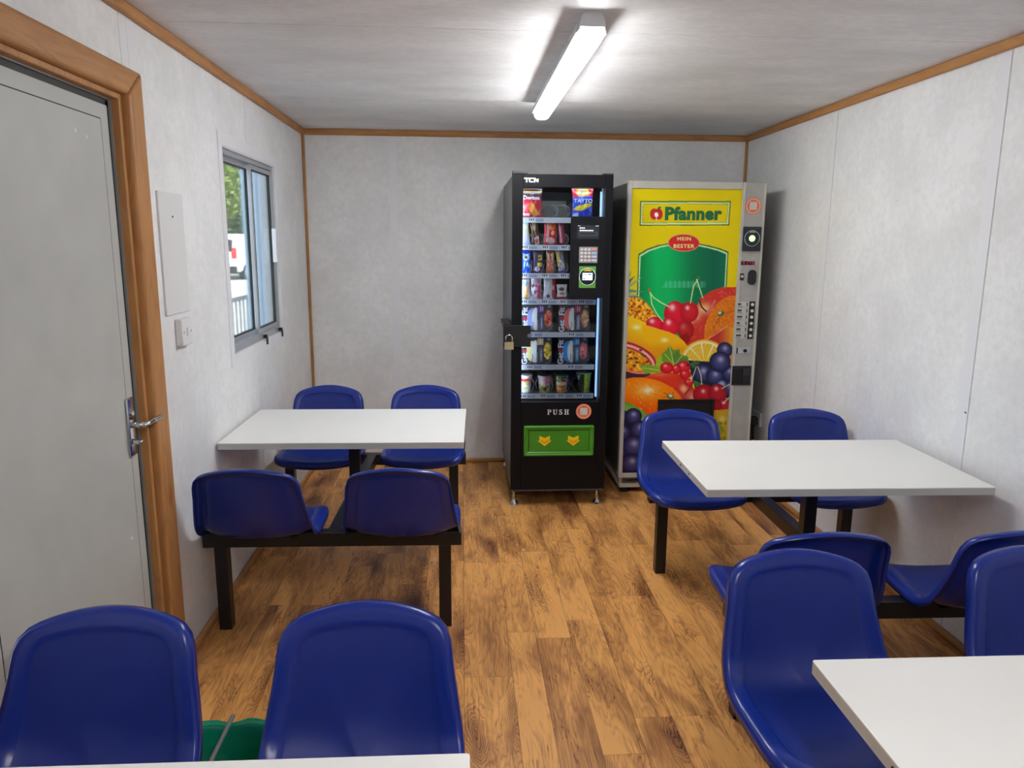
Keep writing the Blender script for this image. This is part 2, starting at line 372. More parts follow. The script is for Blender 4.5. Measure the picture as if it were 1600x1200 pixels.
bm = bmesh.new(); acyl(bm, (hx+.01, .385, 1.025), (hx+.016, .385, 1.025), .009); acyl(bm, (hx+.01, .385, .93), (hx+.022, .385, .93), .009); obj('key_cylinder', bm, M_CHROME, slab)
box('thumb_turn', (hx+.01, .372, .925, hx+.034, .398, .937), M_CHROME, slab, bev=.003)
caps(door, [((-.0172, -.05+.33, 1.86), (1, 0, 0)), ((-.0172, .22, 1.87), (1, 0, 0)), ((-.0172, .33, .62), (1, 0, 0)), ((-.0172, .30, .38), (1, 0, 0))])
# ------------------------------------------------------------------ window
win = empty('window_1', (XL, WIN[0], WIN[1]), 'aluminium sliding window with two panes and white surround', 'window', kind='structure')
def wbox(name, a, mats, parent=win, **k):
    bx = [(q[0]-XL, q[1]-WIN[0], q[2]-WIN[1], q[3]-XL, q[4]-WIN[0], q[5]-WIN[1]) for q in (a if isinstance(a, list) else [a])]
    return box(name, bx, mats, parent, **k)
fr = lambda x0, x1, a0, b0, a1, b1, t, tb=None: [(x0, a0, b0, x1, a1, b0+(tb or t)), (x0, a0, b1-t, x1, a1, b1), (x0, a0, b0+(tb or t), x1, a0+t, b1-t), (x0, a1-t, b0+(tb or t), x1, a1, b1-t)]
wbox('surround', holes and [(XL, q[0], q[1], XL+.004, q[2], q[3]) for q in holes((3.436, .995, 4.495, 2.04), [WIN])], M_STRIP)
wbox('reveal_lining', fr(XL-.08, XL, WIN[0], WIN[1], WIN[2], WIN[3], .006), M_WHITE)
wbox('outer_frame', fr(XL-.07, XL-.012, WIN[0]+.006, WIN[1]+.006, WIN[2]-.006, WIN[3]-.006, .022, .035), M_ALU, bev=.002)
wbox('track', [(XL-.045, WIN[0]+.03, WIN[1]+.041, XL-.040, WIN[2]-.03, WIN[1]+.05), (XL-.045, WIN[0]+.03, WIN[3]-.038, XL-.040, WIN[2]-.03, WIN[3]-.028)], M_ALU)
s1 = wbox('sash', fr(XL-.062, XL-.046, WIN[0]+.028, WIN[1]+.042, 4.055, WIN[3]-.030, .022), M_ALU, bev=.002)
s2 = wbox('sash', fr(XL-.038, XL-.020, 4.005, WIN[1]+.042, WIN[2]-.028, WIN[3]-.030, .024), M_ALU, bev=.002)
GL = glass('window_glass', (244, 250, 250), .8)
wbox('pane', (XL-.056, WIN[0]+.05, WIN[1]+.064, XL-.052, 4.033, WIN[3]-.052), GL, s1)
wbox('pane', (XL-.031, 4.029, WIN[1]+.066, XL-.027, WIN[2]-.052, WIN[3]-.054), GL, s2)
wbox('pane_seal', fr(XL-.058, XL-.045, WIN[0]+.05, WIN[1]+.064, 4.033, WIN[3]-.052, .006), M_SEAL, s1)
wbox('pane_seal', fr(XL-.034, XL-.0195, 4.029, WIN[1]+.066, WIN[2]-.052, WIN[3]-.054, .006), M_SEAL, s2)
wbox('pull_handle', (XL-.020, 4.376, 1.45, XL+.006, 4.412, 1.64), M_WHITE, s2, bev=.004)
for y in (4.06, 4.40): wbox('sash_latch', [(XL-.012, y-.010, WIN[1]+.012, XL+.008, y+.010, WIN[1]+.030), (XL+.004, y-.012, WIN[1]-.022, XL+.010, y+.012, WIN[1]+.016)], M_STEEL, bev=.002)
# wall hatch, switch
hatch = box('access_hatch', (XL, 2.722, 1.305, XL+.008, 2.95, 1.74), mat('hatch_white', (226, 226, 227), .45), None, .002)
tag(hatch, 'tall plain white cover plate on the wall beside the door frame', 'cover plate')
bm = bmesh.new(); acyl(bm, (.0, 0, 0), (.0015, 0, 0), .004, n=8); k = obj('keyhole', bm, M_SEAL, hatch); k.location = (XL+.008, 2.84, 1.655)
sw = empty('light_switch', (XL, 2.855, 1.235), 'square white light switch on the wall below the tall cover plate', 'light switch')
box('switch_box', (0, -.052, -.05, .026, .052, .05), M_WHITE, sw, .004)
box('rocker', (.026, -.01, -.016, .031, .01, .016), M_WHITE, sw, .002)
for s in (-1, 1):
    bm = bmesh.new(); acyl(bm, (.026, s*.036, 0), (.0275, s*.036, 0), .004, n=8); obj('screw', bm, M_ALU, sw)
# ------------------------------------------------------------------ ceiling lamp
M_TUBE = mat('lit_diffuser', (255, 255, 255), .4, emit=((252, 252, 252), LAMP))
M_HOUS = mat('lamp_housing_grey', (205, 208, 212), .45)
def strip_light(x, y0, y1, label):
    L = empty('strip_light', (x, y0, H), label, 'ceiling light', group='ceiling strip lights')
    n = y1-y0
    prof = [(-.030, 0), (.030, 0), (.040, -.020), (.047, -.040), (.050, -.062), (.045, -.062), (.043, -.0502), (-.043, -.0502), (-.045, -.062), (-.050, -.062), (-.047, -.040), (-.040, -.020)]
    bm = bmesh.new(); aprism(bm, prof, lambda a, b, d: (a, d, b), .02, n-.02); obj('housing', bm, M_HOUS, L)
    bm = bmesh.new(); K = 12; rings = []
    for j, (yy, s) in enumerate([(.004, .45), (.010, .78), (.022, .96), (.04, 1)]+[(n-.04, 1), (n-.022, .96), (n-.010, .78), (n-.004, .45)]):
        rings.append([bm.verts.new((.041*s*math.copysign(abs(math.cos(math.pi*k/K))**.6, math.cos(math.pi*k/K)), yy, -.0506-.046*s*math.sin(math.pi*k/K)**.7)) for k in range(K+1)])
    for A, B in zip(rings, rings[1:]):
        for k in range(K): bm.faces.new((A[k], A[k+1], B[k+1], B[k]))
        bm.faces.new((A[0], B[0], B[K], A[K]))
    bm.faces.new(rings[0]); bm.faces.new(rings[-1][::-1])
    obj('diffuser', bm, M_TUBE, L, True)
    for e, s in ((.02, -1), (n-.02, 1)):
        bm = bmesh.new(); aprism(bm, [(a*.9, b*.96) for a, b in prof], lambda a, b, d: (a, d, b), e, e+s*.022); obj('end_cap', bm, M_HOUS, L)
    for k in range(4):
        for s in (-1, 1):
            yy = n*(k+.6)/4.2; box('clip', (min(s*.040, s*.050), yy-.012, -.056, max(s*.040, s*.054), yy+.012, -.036), M_HOUS, L, .002)
strip_light(.420, 2.53, 4.10, 'lit white strip light on the ceiling in front of the vending machines')
strip_light(.420, -.7, .84, 'lit white strip light on the ceiling above the nearest tables')
# ------------------------------------------------------------------ seating units
def seat_mesh():
    P = [(.335, .398), (.338, .418), (.350, .434), (.375, .443), (.42, .443), (.50, .437), (.57, .431), (.62, .429), (.66, .434), (.69, .448),
         (.712, .472), (.727, .505), (.739, .55), (.752, .60), (.768, .66), (.785, .715), (.80, .755)]
    P = [Vector((0, a, b)) for a, b in P]
    # resample with Catmull-Rom
    pts = []
    for i in range(len(P)-1):
        a, b, c, d = P[max(i-1, 0)], P[i], P[i+1], P[min(i+2, len(P)-1)]
        for k in range(6):
            t = k/6; pts.append(.5*((2*b)+(c-a)*t+(2*a-5*b+4*c-d)*t*t+(-a+3*b-3*c+d)*t**3))
    pts.append(P[-1])
    s = [0]
    for a, b in zip(pts, pts[1:]): s.append(s[-1]+(b-a).length)
    Ltot = s[-1]
    def prof(q):
        q = min(max(q, 0), Ltot); i = max(0, min(len(s)-2, int(np.searchsorted(s, q))-1))
        t = (q-s[i])/(s[i+1]-s[i]); p = pts[i].lerp(pts[i+1], t); d = (pts[min(i+2, len(pts)-1)]-pts[max(i-1, 0)]).normalized()
        return p, Vector((0, -d.z, d.y))   # normal: up on the seat, forward on the back
    bend = .42
    def half(q):       # half width along the developed length
        t = q/Ltot
        ks = [(0, .205), (.12, .216), (.5, .220), (.62, .214), (.8, .194), (1, .184)]
        for (a, x), (b, y) in zip(ks, ks[1:]):
            if t <= b: return x+(y-x)*(t-a)/(b-a)
        return ks[-1][1]
    bm = bmesh.new(); NA = 96
    radii = [.08, .3, .55, .70, .76, .79, .82, .86, .91, .955, .985, 1.0]
    rings = []
    def pos(a, rr, extra=0, outw=0):
        c, sn = math.cos(a), math.sin(a)
        n = 13.0
        k = (abs(c)**n+abs(sn)**n)**(-1/n)
        bd = lambda t_: 1-(1-t_)*.21/(Ltot/2)
        u, v = c*k*rr, sn*k*(bd(rr) if rr >= .7 else bd(.7)*rr/.7)
        q = Ltot*(.5+.5*v); e_ = max(0.0, min(1.0, (abs(v)-.25)/.75)); e_ = e_*e_
        q = q-.050*abs(u)**2.0*e_ if v > 0 else q+.040*abs(u)**2.6*e_
        hw = half(q); x = u*(hw+outw)
        p, nn = prof(q)
        if v > 1: p = p
        t = q/Ltot
        wing = (.010+.030*math.exp(-((t-.56)/.16)**2)+.012*max(0, min(1, (t-.6)/.2)))*abs(u)**2.6
        if t < .35: wing += .004*abs(u)**3
        r2 = rr
        rec = 0 if r2 < .77 else min(1, (r2-.77)/.06)
        rec = rec*rec*(3-2*rec)*.0042
        roll = 0 if r2 < .93 else -((r2-.93)/.07)**2*.006
        d = wing+rec+roll-extra
        return Vector((x, p.y, p.z))+nn*d, nn, u, v
    for rr in radii:
        rings.append([bm.verts.new(pos(2*math.pi*i/NA, rr)[0]) for i in range(NA)])
    for ex, ow in ((.004, .0045), (.013, .007), (.027, .008)):
        R = []
        for i in range(NA):
            a = 2*math.pi*i/NA; p, nn, u, v = pos(a, 1.0, ex, ow)
            e = Vector((0, 0, 0))
            if abs(v) > .9:
                d = Vector((0, nn.z, -nn.y)); e = d*(1 if v > 0 else -1)*ow*min(1, (abs(v)-.9)/.1)
            R.append(bm.verts.new(p+e))
        rings.append(R)
    c = bm.verts.new(pos(0, 0.0)[0])
    for i in range(NA): bm.faces.new((c, rings[0][i], rings[0][(i+1) % NA]))
    for j, (A, B) in enumerate(zip(rings, rings[1:])):
        for i in range(NA):
            f = bm.faces.new((A[i], B[i], B[(i+1) % NA], A[(i+1) % NA]))
    for f in bm.faces:
        f.smooth = True
    # inset area: faces inside ring index 5
    inner = set(v.index for v in [])
    bm.verts.index_update(); lim = (6)*NA
    for f in bm.faces:
        if all(v.index < lim or v is c for v in f.verts): f.material_index = 1
    # thickness
    bmesh.ops.recalc_face_normals(bm, faces=bm.faces)
    up = max(bm.faces, key=lambda f: f.calc_area())
    mid = [f for f in bm.faces if c in f.verts][0]
    if mid.normal.z+(-mid.normal.y) < 0: bmesh.ops.reverse_faces(bm, faces=bm.faces)
    old = list(bm.faces); ov = list(bm.verts)
    bm.normal_update()
    dup = {v: bm.verts.new(v.co-v.normal*.0045) for v in ov}
    for f in old:
        g = bm.faces.new([dup[v] for v in reversed(f.verts)]); g.smooth = True; g.material_index = 0
    A = rings[-1]
    for i in range(NA):
        f = bm.faces.new((A[i], A[(i+1) % NA], dup[A[(i+1) % NA]], dup[A[i]])); f.smooth = True
    bmesh.ops.recalc_face_normals(bm, faces=bm.faces)
    me = bpy.data.meshes.new('seat'); bm.to_mesh(me); bm.free()
    me.materials.append(M_BLUE); me.materials.append(M_BLUEIN)
    return me
SEAT = seat_mesh()
def seating_unit(x, y, rz, sp_far, sp_near, label, shift=0.0):
    U = empty('canteen_table', (x, y, 0), label, 'table set', rz, 'fixed canteen tables with four seats')
    hw, hd, tz = .525, .328, .722
    bm = bmesh.new(); aprism(bm, [(a, b) for a, b in rrect(-hw, -hd, hw, hd, .006, 3)], lambda a, b, d: (a, b, d), tz-.003, tz)
    top = obj('tabletop', bm, M_LAM, U)
    bm = bmesh.new(); aprism(bm, [(a, b) for a, b in rrect(-hw, -hd, hw, hd, .006, 3)], lambda a, b, d: (a, b, d), tz-.028, tz-.0032); obj('edge_band', bm, M_LAMEDGE, top)
    for yy in (-.10, .02):
        bm = bmesh.new(); acyl(bm, (-hw-.0012, yy, tz-.015), (-hw+.001, yy, tz-.015), .005, n=8); obj('screw', bm, M_SEAL, top)
    box('table_bracket', (-.20, -.20, tz-.036, .20, .20, tz-.0285), M_STEEL, U, .002)
    box('table_post', (-.025, -.025, .418, .025, .025, tz-.036), M_STEEL, U, .003)
    box('spine_beam', (-.025, -.535, .358, .025, .535, .418), M_STEEL, U, .003)
    for s, sp in ((1, sp_far), (-1, sp_near)):
        L = min(sp/2+.25, .518)
        box('cross_beam', (-L, s*.56-.025, .358, L, s*.56+.025, .418), M_STEEL, U, .003)
        for t in (-1, 1):
            box('leg', (t*.45-.025, s*.56-.025, 0, t*.45+.025, s*.56+.025, .358), M_STEEL, U, .003)
            st = bpy.data.objects.new('seat', SEAT); COL.objects.link(st); st.parent = U
            st.location = (t*sp/2+shift, 0, 0); st.rotation_euler = (0, 0, 0 if s > 0 else math.pi)
            for bx_ in (-.14, .11): box('seat_bracket', (bx_, .50, .4185, bx_+.03, .64, .4245), M_STEEL, st)
    return U
seating_unit(-.515, 3.458, math.radians(-1.2), .555, .56, 'white table with four blue seats against the wall under the window', .008)
seating_unit(1.388, 2.768, math.radians(-1.2), .65, .61, 'white table with four blue seats in front of the fruit juice machine')
seating_unit(-.520, .80, math.radians(-.6), .575, .575, 'nearest white table by the door side, its far blue seats beside the green tub')
seating_unit(1.243, 1.035, math.radians(-.8), .665, .665, 'nearest white table away from the door, overlapping the seats of the table behind', -.02)
# ------------------------------------------------------------------ 2D print painter (flat artwork as vertex colours)
class Canvas:
    def __init__(s, x0, y0, x1, y1, k, bgc):
        s.x0, s.y0, s.k = x0, y0, k; s.w, s.h = int((x1-x0)*k), int((y1-y0)*k)
        s.a = np.zeros((s.h, s.w, 3)); s.a[:] = bgc
        s.X, s.Y = np.meshgrid(x0+(np.arange(s.w)+.5)/k, y0+(np.arange(s.h)+.5)/k)
    def put(s, m, c, al=1.0):
        c = np.asarray(c, float); m = (m*al)[..., None]
        s.a = s.a*(1-m)+c*m
    def poly(s, P, c, al=1.0):
        m = np.zeros(s.X.shape, bool); n = len(P)
        for i in range(n):
            (xa, ya), (xb, yb) = P[i], P[(i+1) % n]
            if ya == yb: continue
            cr = ((ya > s.Y) != (yb > s.Y)) & (s.X < (xb-xa)*(s.Y-ya)/(yb-ya)+xa); m ^= cr
        s.put(m.astype(float), c(s.X, s.Y) if callable(c) else c, al); return m
    def mask_ell(s, cx, cy, rx, ry, rot=0):
        a = math.radians(rot); dx, dy = s.X-cx, s.Y-cy
        u = (dx*math.cos(a)+dy*math.sin(a))/rx; v = (-dx*math.sin(a)+dy*math.cos(a))/ry
        return u, v, u*u+v*v
    def ell(s, cx, cy, rx, ry, c, rot=0, al=1.0):
        u, v, r = s.mask_ell(cx, cy, rx, ry, rot); s.put((r < 1).astype(float), c, al)
    def ball(s, cx, cy, rx, ry, c, rim, rot=0, hl=(-.3, -.35), hs=.35, hc=(255, 255, 255), ha=.8, clip=None):
        u, v, r = s.mask_ell(cx, cy, rx, ry, rot); m = (r < 1).astype(float)
        if clip is not None: m = m*clip
        t = np.clip(r, 0, 1)[..., None]**1.2
        s.put(m, np.asarray(c, float)*(1-t)+np.asarray(rim, float)*t)
        h = np.exp(-(((u-hl[0])**2+(v-hl[1])**2)/(hs*hs)))*m
        s.put(h, hc, ha)
    def line(s, P, wd, c, al=1.0):
        for (xa, ya), (xb, yb) in zip(P, P[1:]):
            dx, dy = xb-xa, yb-ya; L = dx*dx+dy*dy+1e-9
            t = np.clip(((s.X-xa)*dx+(s.Y-ya)*dy)/L, 0, 1)
            d = np.hypot(s.X-xa-t*dx, s.Y-ya-t*dy); s.put(np.clip((wd/2-d)*s.k+.5, 0, 1), c, al)
    def noise(s, rng, cell, amp):
        n = rng.normal(0, 1, (int(s.h/s.k/cell)+3, int(s.w/s.k/cell)+3))
        gy, gx = (s.Y-s.y0)/cell, (s.X-s.x0)/cell; iy, ix = gy.astype(int), gx.astype(int); fy, fx = gy-iy, gx-ix
        v = (n[iy, ix]*(1-fx)+n[iy, ix+1]*fx)*(1-fy)+(n[iy+1, ix]*(1-fx)+n[iy+1, ix+1]*fx)*fy
        return v*amp
    def sample(s, px, py):
        ix = np.clip(((px-s.x0)*s.k).astype(int), 0, s.w-2); iy = np.clip(((py-s.y0)*s.k).astype(int), 0, s.h-2)
        return (s.a[iy, ix]+s.a[iy+1, ix]+s.a[iy, ix+1]+s.a[iy+1, ix+1])/4
def grid_mesh(name, U, V, P, rgb, closed_back=None):
    """P: (V,U,3) points, rgb: (V,U,3) sRGB"""
    nv, nu = P.shape[:2]
    idx = np.arange(nu*nv).reshape(nv, nu)
    q = np.stack([idx[:-1, :-1], idx[:-1, 1:], idx[1:, 1:], idx[1:, :-1]], -1).reshape(-1, 4)
    me = bpy.data.meshes.new(name); me.from_pydata(P.reshape(-1, 3).tolist(), [], q.tolist())
    ca = me.color_attributes.new('Col', 'FLOAT_COLOR', 'POINT')
    c = np.ones((nu*nv, 4), np.float32); c[:, :3] = linarr(rgb.reshape(-1, 3)); ca.data.foreach_set('color', c.ravel())
    return me
# ------------------------------------------------------------------ fruit juice machine
VX, VY = .984, 4.48
M_CREAM = mat('cream_enamel', (196, 194, 184), .45, var=.10, vscale=7, bump=.05, bscale=60)
M_CREAMD = mat('worn_grey_enamel', (176, 175, 170), .5, var=.18, vscale=11)
M_VSIDE = mat('machine_side_grey', (92, 92, 90), .5, var=.1)
V2 = empty('juice_vending_machine', (VX, VY, 0), 'cream vending machine with large yellow fruit poster on its front', 'vending machine')
W2, H2, D2 = .835, 1.935, .70
box('cabinet', (.012, .045, .11, W2-.006, D2, H2-.004), M_VSIDE, V2, .004)
box('door_frame', [(0, 0, .105, .024, .045, H2), (.692, 0, .105, .712, .045, H2), (.024, 0, 1.892, .692, .045, H2), (.024, 0, .105, .692, .045, .135)], M_CREAM, V2, .003)
box('control_column', (.712, .002, .105, W2, .045, H2), M_CREAMD, V2, .003)
box('column_edge', (W2-.014, -.002, .105, W2+.002, .05, H2-.004), M_CREAM, V2, .003)
box('plinth', [(.01, .02, .035, W2-.01, D2-.02, .06), (.01, .03, .06, .03, .06, .106), (W2-.03, .03, .06, W2-.01, .06, .106), (.03, .10, .06, W2-.03, D2-.05, .109)], M_CREAM, V2, .002)
for fx in (.05, W2-.05):
    for fy in (.06, D2-.08): cyl('foot', (fx, fy, 0), (fx, fy, .036), .028, M_BLACK, V2)
# poster artwork, laid out on its own sheet
cv = Canvas(964, 288, 1168, 748, 4, (232, 212, 0))
rg = np.random.default_rng(5)
sh = [(998.5, 392), (1012, 384), (1030, 378), (1050, 374.5), (1070, 373.5), (1090, 374.5), (1110, 378.5), (1126, 382.5), (1139, 387.5), (1134, 470), (1128, 540), (994, 540), (996, 460)]
cx_, cy_ = 1067, 450
ins = lambda q, d: [(x+(d if x < cx_-20 else -d if x > cx_+20 else 0), y+(d if y < 400 else 0)) for x, y in q]
cv.poly(sh, (20, 92, 50)); cv.poly(ins(sh, 1.6), (196, 236, 176))
def grn(X, Y):
    t = np.clip((X-1000)/135, 0, 1); stops = [(0, (0, 140, 72)), (.2, (0, 190, 98)), (.35, (0, 184, 96)), (.62, (0, 122, 74)), (.85, (8, 104, 74)), (1, (16, 112, 82))]
    return np.stack([np.interp(t, [a for a, _ in stops], [c[i] for _, c in stops]) for i in range(3)], -1)
cv.poly(ins(sh, 3.6), grn)
cv.poly([(1034, 443), (1042, 433), (1103, 433), (1103, 442)], (190, 225, 205), .22)
for q in range(9): cv.line([(1041+q*7, 433), (1041+q*7, 442)], 2.2, (200, 225, 210), .25)
# logo box
for d, c in ((0, (22, 96, 52)), (1.5, (232, 212, 0)), (2.0, (214, 234, 190)), (4.0, (90, 140, 40)), (4.6, (232, 212, 0))):
    cv.poly([(1002+d, 313+d), (1143.5-d, 311.8+d), (1140.5-d, 348-d), (1000.8+d, 349.6-d)], c)
cv.ball(1023.5, 332, 6.3, 8.2, (214, 44, 52), (196, 30, 40), ha=0); cv.ball(1030.5, 332, 6.3, 8.2, (214, 44, 52), (196, 30, 40), ha=0)
cv.ell(1027, 333, 3, 3.6, (250, 244, 236)); cv.line([(1027, 334), (1027, 341)], 1.0, (250, 244, 236))
cv.poly([(1028, 325), (1030, 321.5), (1034.5, 320.5), (1033, 324)], (22, 110, 60))
cv.ell(1069.3, 374.4, 24.6, 13.2, (240, 150, 120)); cv.ell(1069.3, 374.4, 23.6, 12.2, (208, 44, 46))
# pineapple
for tip, b0, b1, c in (((989, 416), (978, 432), (979, 442), (120, 150, 120)), ((1005.5, 426), (978, 441), (980, 447), (150, 178, 150)), ((1007, 449), (976, 443), (978, 451), (110, 150, 130)), ((1008, 459.5), (976, 448), (978, 458), (96, 140, 112)), ((994, 424), (976, 436), (978, 446), (84, 122, 92)), ((1000, 455), (974, 449), (976, 456), (150, 186, 160))):
    cv.poly([b0, tip, b1], c)
mk = cv.poly([(972, 459), (985, 457), (1000, 458.5), (1010, 465), (1020, 477), (1026, 488), (1018, 500), (1006, 503), (972, 492)], (232, 150, 24))
n = cv.noise(rg, 2.4, 1); cv.put(mk*(n > .35), (255, 206, 60)); cv.put(mk*(n < -.5), (190, 88, 10)); cv.put(mk*(n < -1.2), (130, 60, 10))
# mango
mk = cv.poly([(970, 488), (984, 487), (1000, 492), (1012, 499), (1026, 506), (1042, 510), (1056, 516), (1066, 524), (1073, 532), (1076, 540), (1070, 548), (1040, 560), (1000, 548), (970, 536)], (250, 196, 8)).astype(float)
t = np.clip((cv.Y-(500+(cv.X-975)*.3))/36, 0, 1)[..., None]; cv.put(mk, np.array((252, 206, 20.))*(1-t)+np.array((236, 150, 10.))*t)
for hx_, hy_, r_ in ((995, 504, 7), (1038, 524, 6), (1012, 524, 3)): cv.put(np.exp(-((cv.X-hx_)**2/(r_*r_)+(cv.Y-hy_)**2/(r_*r_*.35)))*mk, (255, 250, 210), .85)
# apple upper right
mk = cv.poly([(1072, 524), (1074, 505), (1080, 484), (1090, 468), (1094, 459), (1112, 447), (1130, 441.5), (1156, 441), (1156, 540), (1075, 540), (1071, 530)], (206, 52, 40)).astype(float)
n = cv.noise(rg, 3, 1); cv.put(mk*np.clip(n*.4, 0, .5), (236, 110, 70)); 
cv.put(mk*np.exp(-(((cv.X-1100)/12)**2+((cv.Y-475)/9)**2)), (236, 196, 130), .95); cv.put(mk*np.exp(-(((cv.X-1088)/7)**2+((cv.Y-485)/10)**2)), (240, 190, 140), .9)
cv.line([(1076, 520), (1080, 500), (1086, 486)], 2.5, (240, 180, 90), .7)
cv.line([(1093, 462), (1096, 472), (1104, 480)], 2.2, (70, 40, 24))
cv.line([(1104, 482), (1112, 472), (1117, 463)], 4, (226, 110, 110), .8)
# orange right
mk = cv.mask_ell(1136, 502, 33, 50, 24)[2] < 1
mk = mk.astype(float)*(cv.X > 1098); cv.put(mk, (228, 124, 26)); n = cv.noise(rg, 2, 1); cv.put(mk*np.clip(n*.3, 0, .4), (250, 170, 50)); cv.put(mk*np.clip(-n*.25, 0, .4), (190, 84, 20))
cv.line([(1126, 484), (1113, 508)], .8, (150, 70, 20)); cv.line([(1126, 484), (1122, 500)], .8, (150, 70, 20)); cv.line([(1126, 484), (1148, 478)], .8, (150, 70, 20))
cv.ell(1126, 482.5, 5.5, 3.6, (60, 110, 50), -20); cv.ell(1124.5, 481.5, 3, 2, (220, 230, 200), -20)
mk = cv.poly([(1103, 524), (1118, 512), (1136, 502), (1156, 508), (1156, 560), (1100, 560)], (200, 56, 46)).astype(float)
t = np.clip((cv.X-1122)/22, 0, 1)[..., None]; cv.put(mk, np.array((196, 50, 46.))*(1-t)+np.array((236, 170, 40.))*t)
cv.line([(1103, 524), (1120, 513), (1136, 502)], 1.3, (240, 170, 120))
# cherries
cv.ball(1071, 508, 13, 15, (196, 34, 30), (150, 16, 24), ha=.3); cv.ball(1055, 483, 17.5, 20, (226, 24, 48), (190, 10, 36), hl=(-.25, -.5), hs=.28); cv.ball(1077, 480, 14.5, 16, (216, 30, 44), (176, 16, 36), hl=(-.2, -.4), hs=.22)
cv.ball(1024, 500, 14, 12.5, (236, 26, 60), (200, 12, 40), hl=(-.35, -.45), hs=.3); cv.ball(1046, 504, 14.5, 15.5, (234, 24, 52), (196, 10, 36), hl=(-.1, -.5), hs=.3)
cv.poly([(1060, 520), (1073, 512), (1078, 524), (1072, 532), (1064, 523)], (150, 20, 20))
for L_ in ([(1016, 450), (1022, 458), (1034, 466), (1046, 472)], [(1017, 451), (1019, 468), (1026, 482), (1036, 495)], [(1091, 429), (1084, 440), (1081, 455), (1079, 466)], [(1089, 430), (1094, 445), (1098, 458)]): cv.line(L_, 1.7, (200, 236, 150))
cv.ell(1015.5, 446, 2.2, 3, (150, 110, 60)); cv.ell(1092, 427, 3.2, 2.6, (90, 110, 70), -30)
# mango lower face again over cherries
mk = cv.poly([(1004, 499), (1016, 502), (1030, 507), (1044, 511), (1058, 517), (1068, 526), (1074, 534), (1070, 548), (1030, 548), (1004, 520)], (250, 190, 10)).astype(float)
cv.put(mk*np.exp(-((cv.X-1038)**2/40+(cv.Y-524)**2/14)), (255, 250, 210), .85); cv.put(mk*np.clip((cv.Y-528)/16, 0, .7), (232, 146, 12))
# lemon slice
u, v, r = cv.mask_ell(1100, 562, 38.5, 38.5); mk = (r < 1).astype(float); cv.put(mk, (236, 198, 30)); cv.put((r < .86).astype(float), (246, 232, 190)); ang = np.arctan2(v, u)
seg = ((np.abs(((ang*11/(2*math.pi)) % 1)-.5) < .43) & (r < .72)).astype(float); cv.put(seg, (232, 192, 46)); n = cv.noise(rg, 1.6, 1); cv.put(seg*np.clip(n*.3, 0, .5), (250, 232, 130))
# grapes right
GR = lambda x, y, r, c=(70, 74, 130): cv.ball(x, y, r, r, c, (24, 24, 58), hl=(.05, -.25), hs=.3, hc=(190, 196, 226), ha=.75)
cv.poly([(1075, 556), (1098, 558), (1140, 560), (1142, 620), (1085, 604), (1078, 575)], (34, 44, 60))
cv.poly([(1076, 562), (1088, 556), (1094, 562), (1085, 572)], (60, 110, 60)); cv.poly([(1082, 590), (1095, 585), (1098, 596), (1086, 600)], (70, 120, 70))
for q in ((1131.5, 540, 12.5), (1097, 577, 16), (1140, 602, 14), (1138.5, 577, 13), (1116, 582, 14.5), (1124, 559, 16.8)): GR(*q)
GR(1126, 596, 9, (120, 150, 200))
# passion fruit
cv.ell(992, 577, 24, 14, (74, 40, 58), 8)
cv.ell(986, 552, 42, 23, (196, 34, 56), 22); cv.ell(985, 553, 39.5, 20.5, (240, 190, 180), 22); cv.ell(984, 554, 37, 18, (212, 60, 56), 22)
u, v, r = cv.mask_ell(982.5, 554.5, 35, 16, 22); mk = (r < 1).astype(float); cv.put(mk, (236, 158, 20)); n = cv.noise(rg, 3.2, 1); cv.put(mk*(n > .5), (255, 200, 60)); cv.put(mk*(n < -.8), (206, 84, 20))
for a, b in ((978, 541), (986, 553), (993, 552), (995, 559), (980, 549), (1003, 546), (1007, 549), (979, 560), (991, 564), (985, 543), (1001, 540), (977, 531+20), (1011, 558)): cv.ell(a, b, 2.6, 1.7, (50, 40, 24), rg.uniform(-40, 40)); cv.ell(a-.4, b-.5, .9, .6, (190, 180, 130))
# leaves
cv.poly([(1022, 575), (1026, 552), (1036, 548), (1050, 560), (1052, 566), (1040, 572), (1030, 580)], (170, 196, 40))
for P_, c in (([(1034, 558), (1033, 546), (1041, 540), (1046, 532), (1052, 540), (1061, 538), (1062, 546), (1074, 550), (1076, 562), (1066, 558), (1054, 563), (1044, 562)], (112, 156, 44)), ([(1052, 562), (1050, 548), (1060, 540), (1062, 552), (1074, 552), (1076, 560)], (88, 138, 56)), ([(998, 564), (1012, 562), (1026, 566), (1034, 574), (1020, 576), (1006, 578), (1004, 570)], (134, 174, 50))): cv.poly(P_, c)
cv.line([(1052, 562), (1046, 534)], 1, (210, 224, 130)); cv.line([(1052, 562), (1038, 546)], 1, (190, 210, 110)); cv.line([(1054, 562), (1066, 548)], .9, (190, 210, 110)); cv.line([(1004, 568), (1030, 572)], 1, (210, 226, 120))
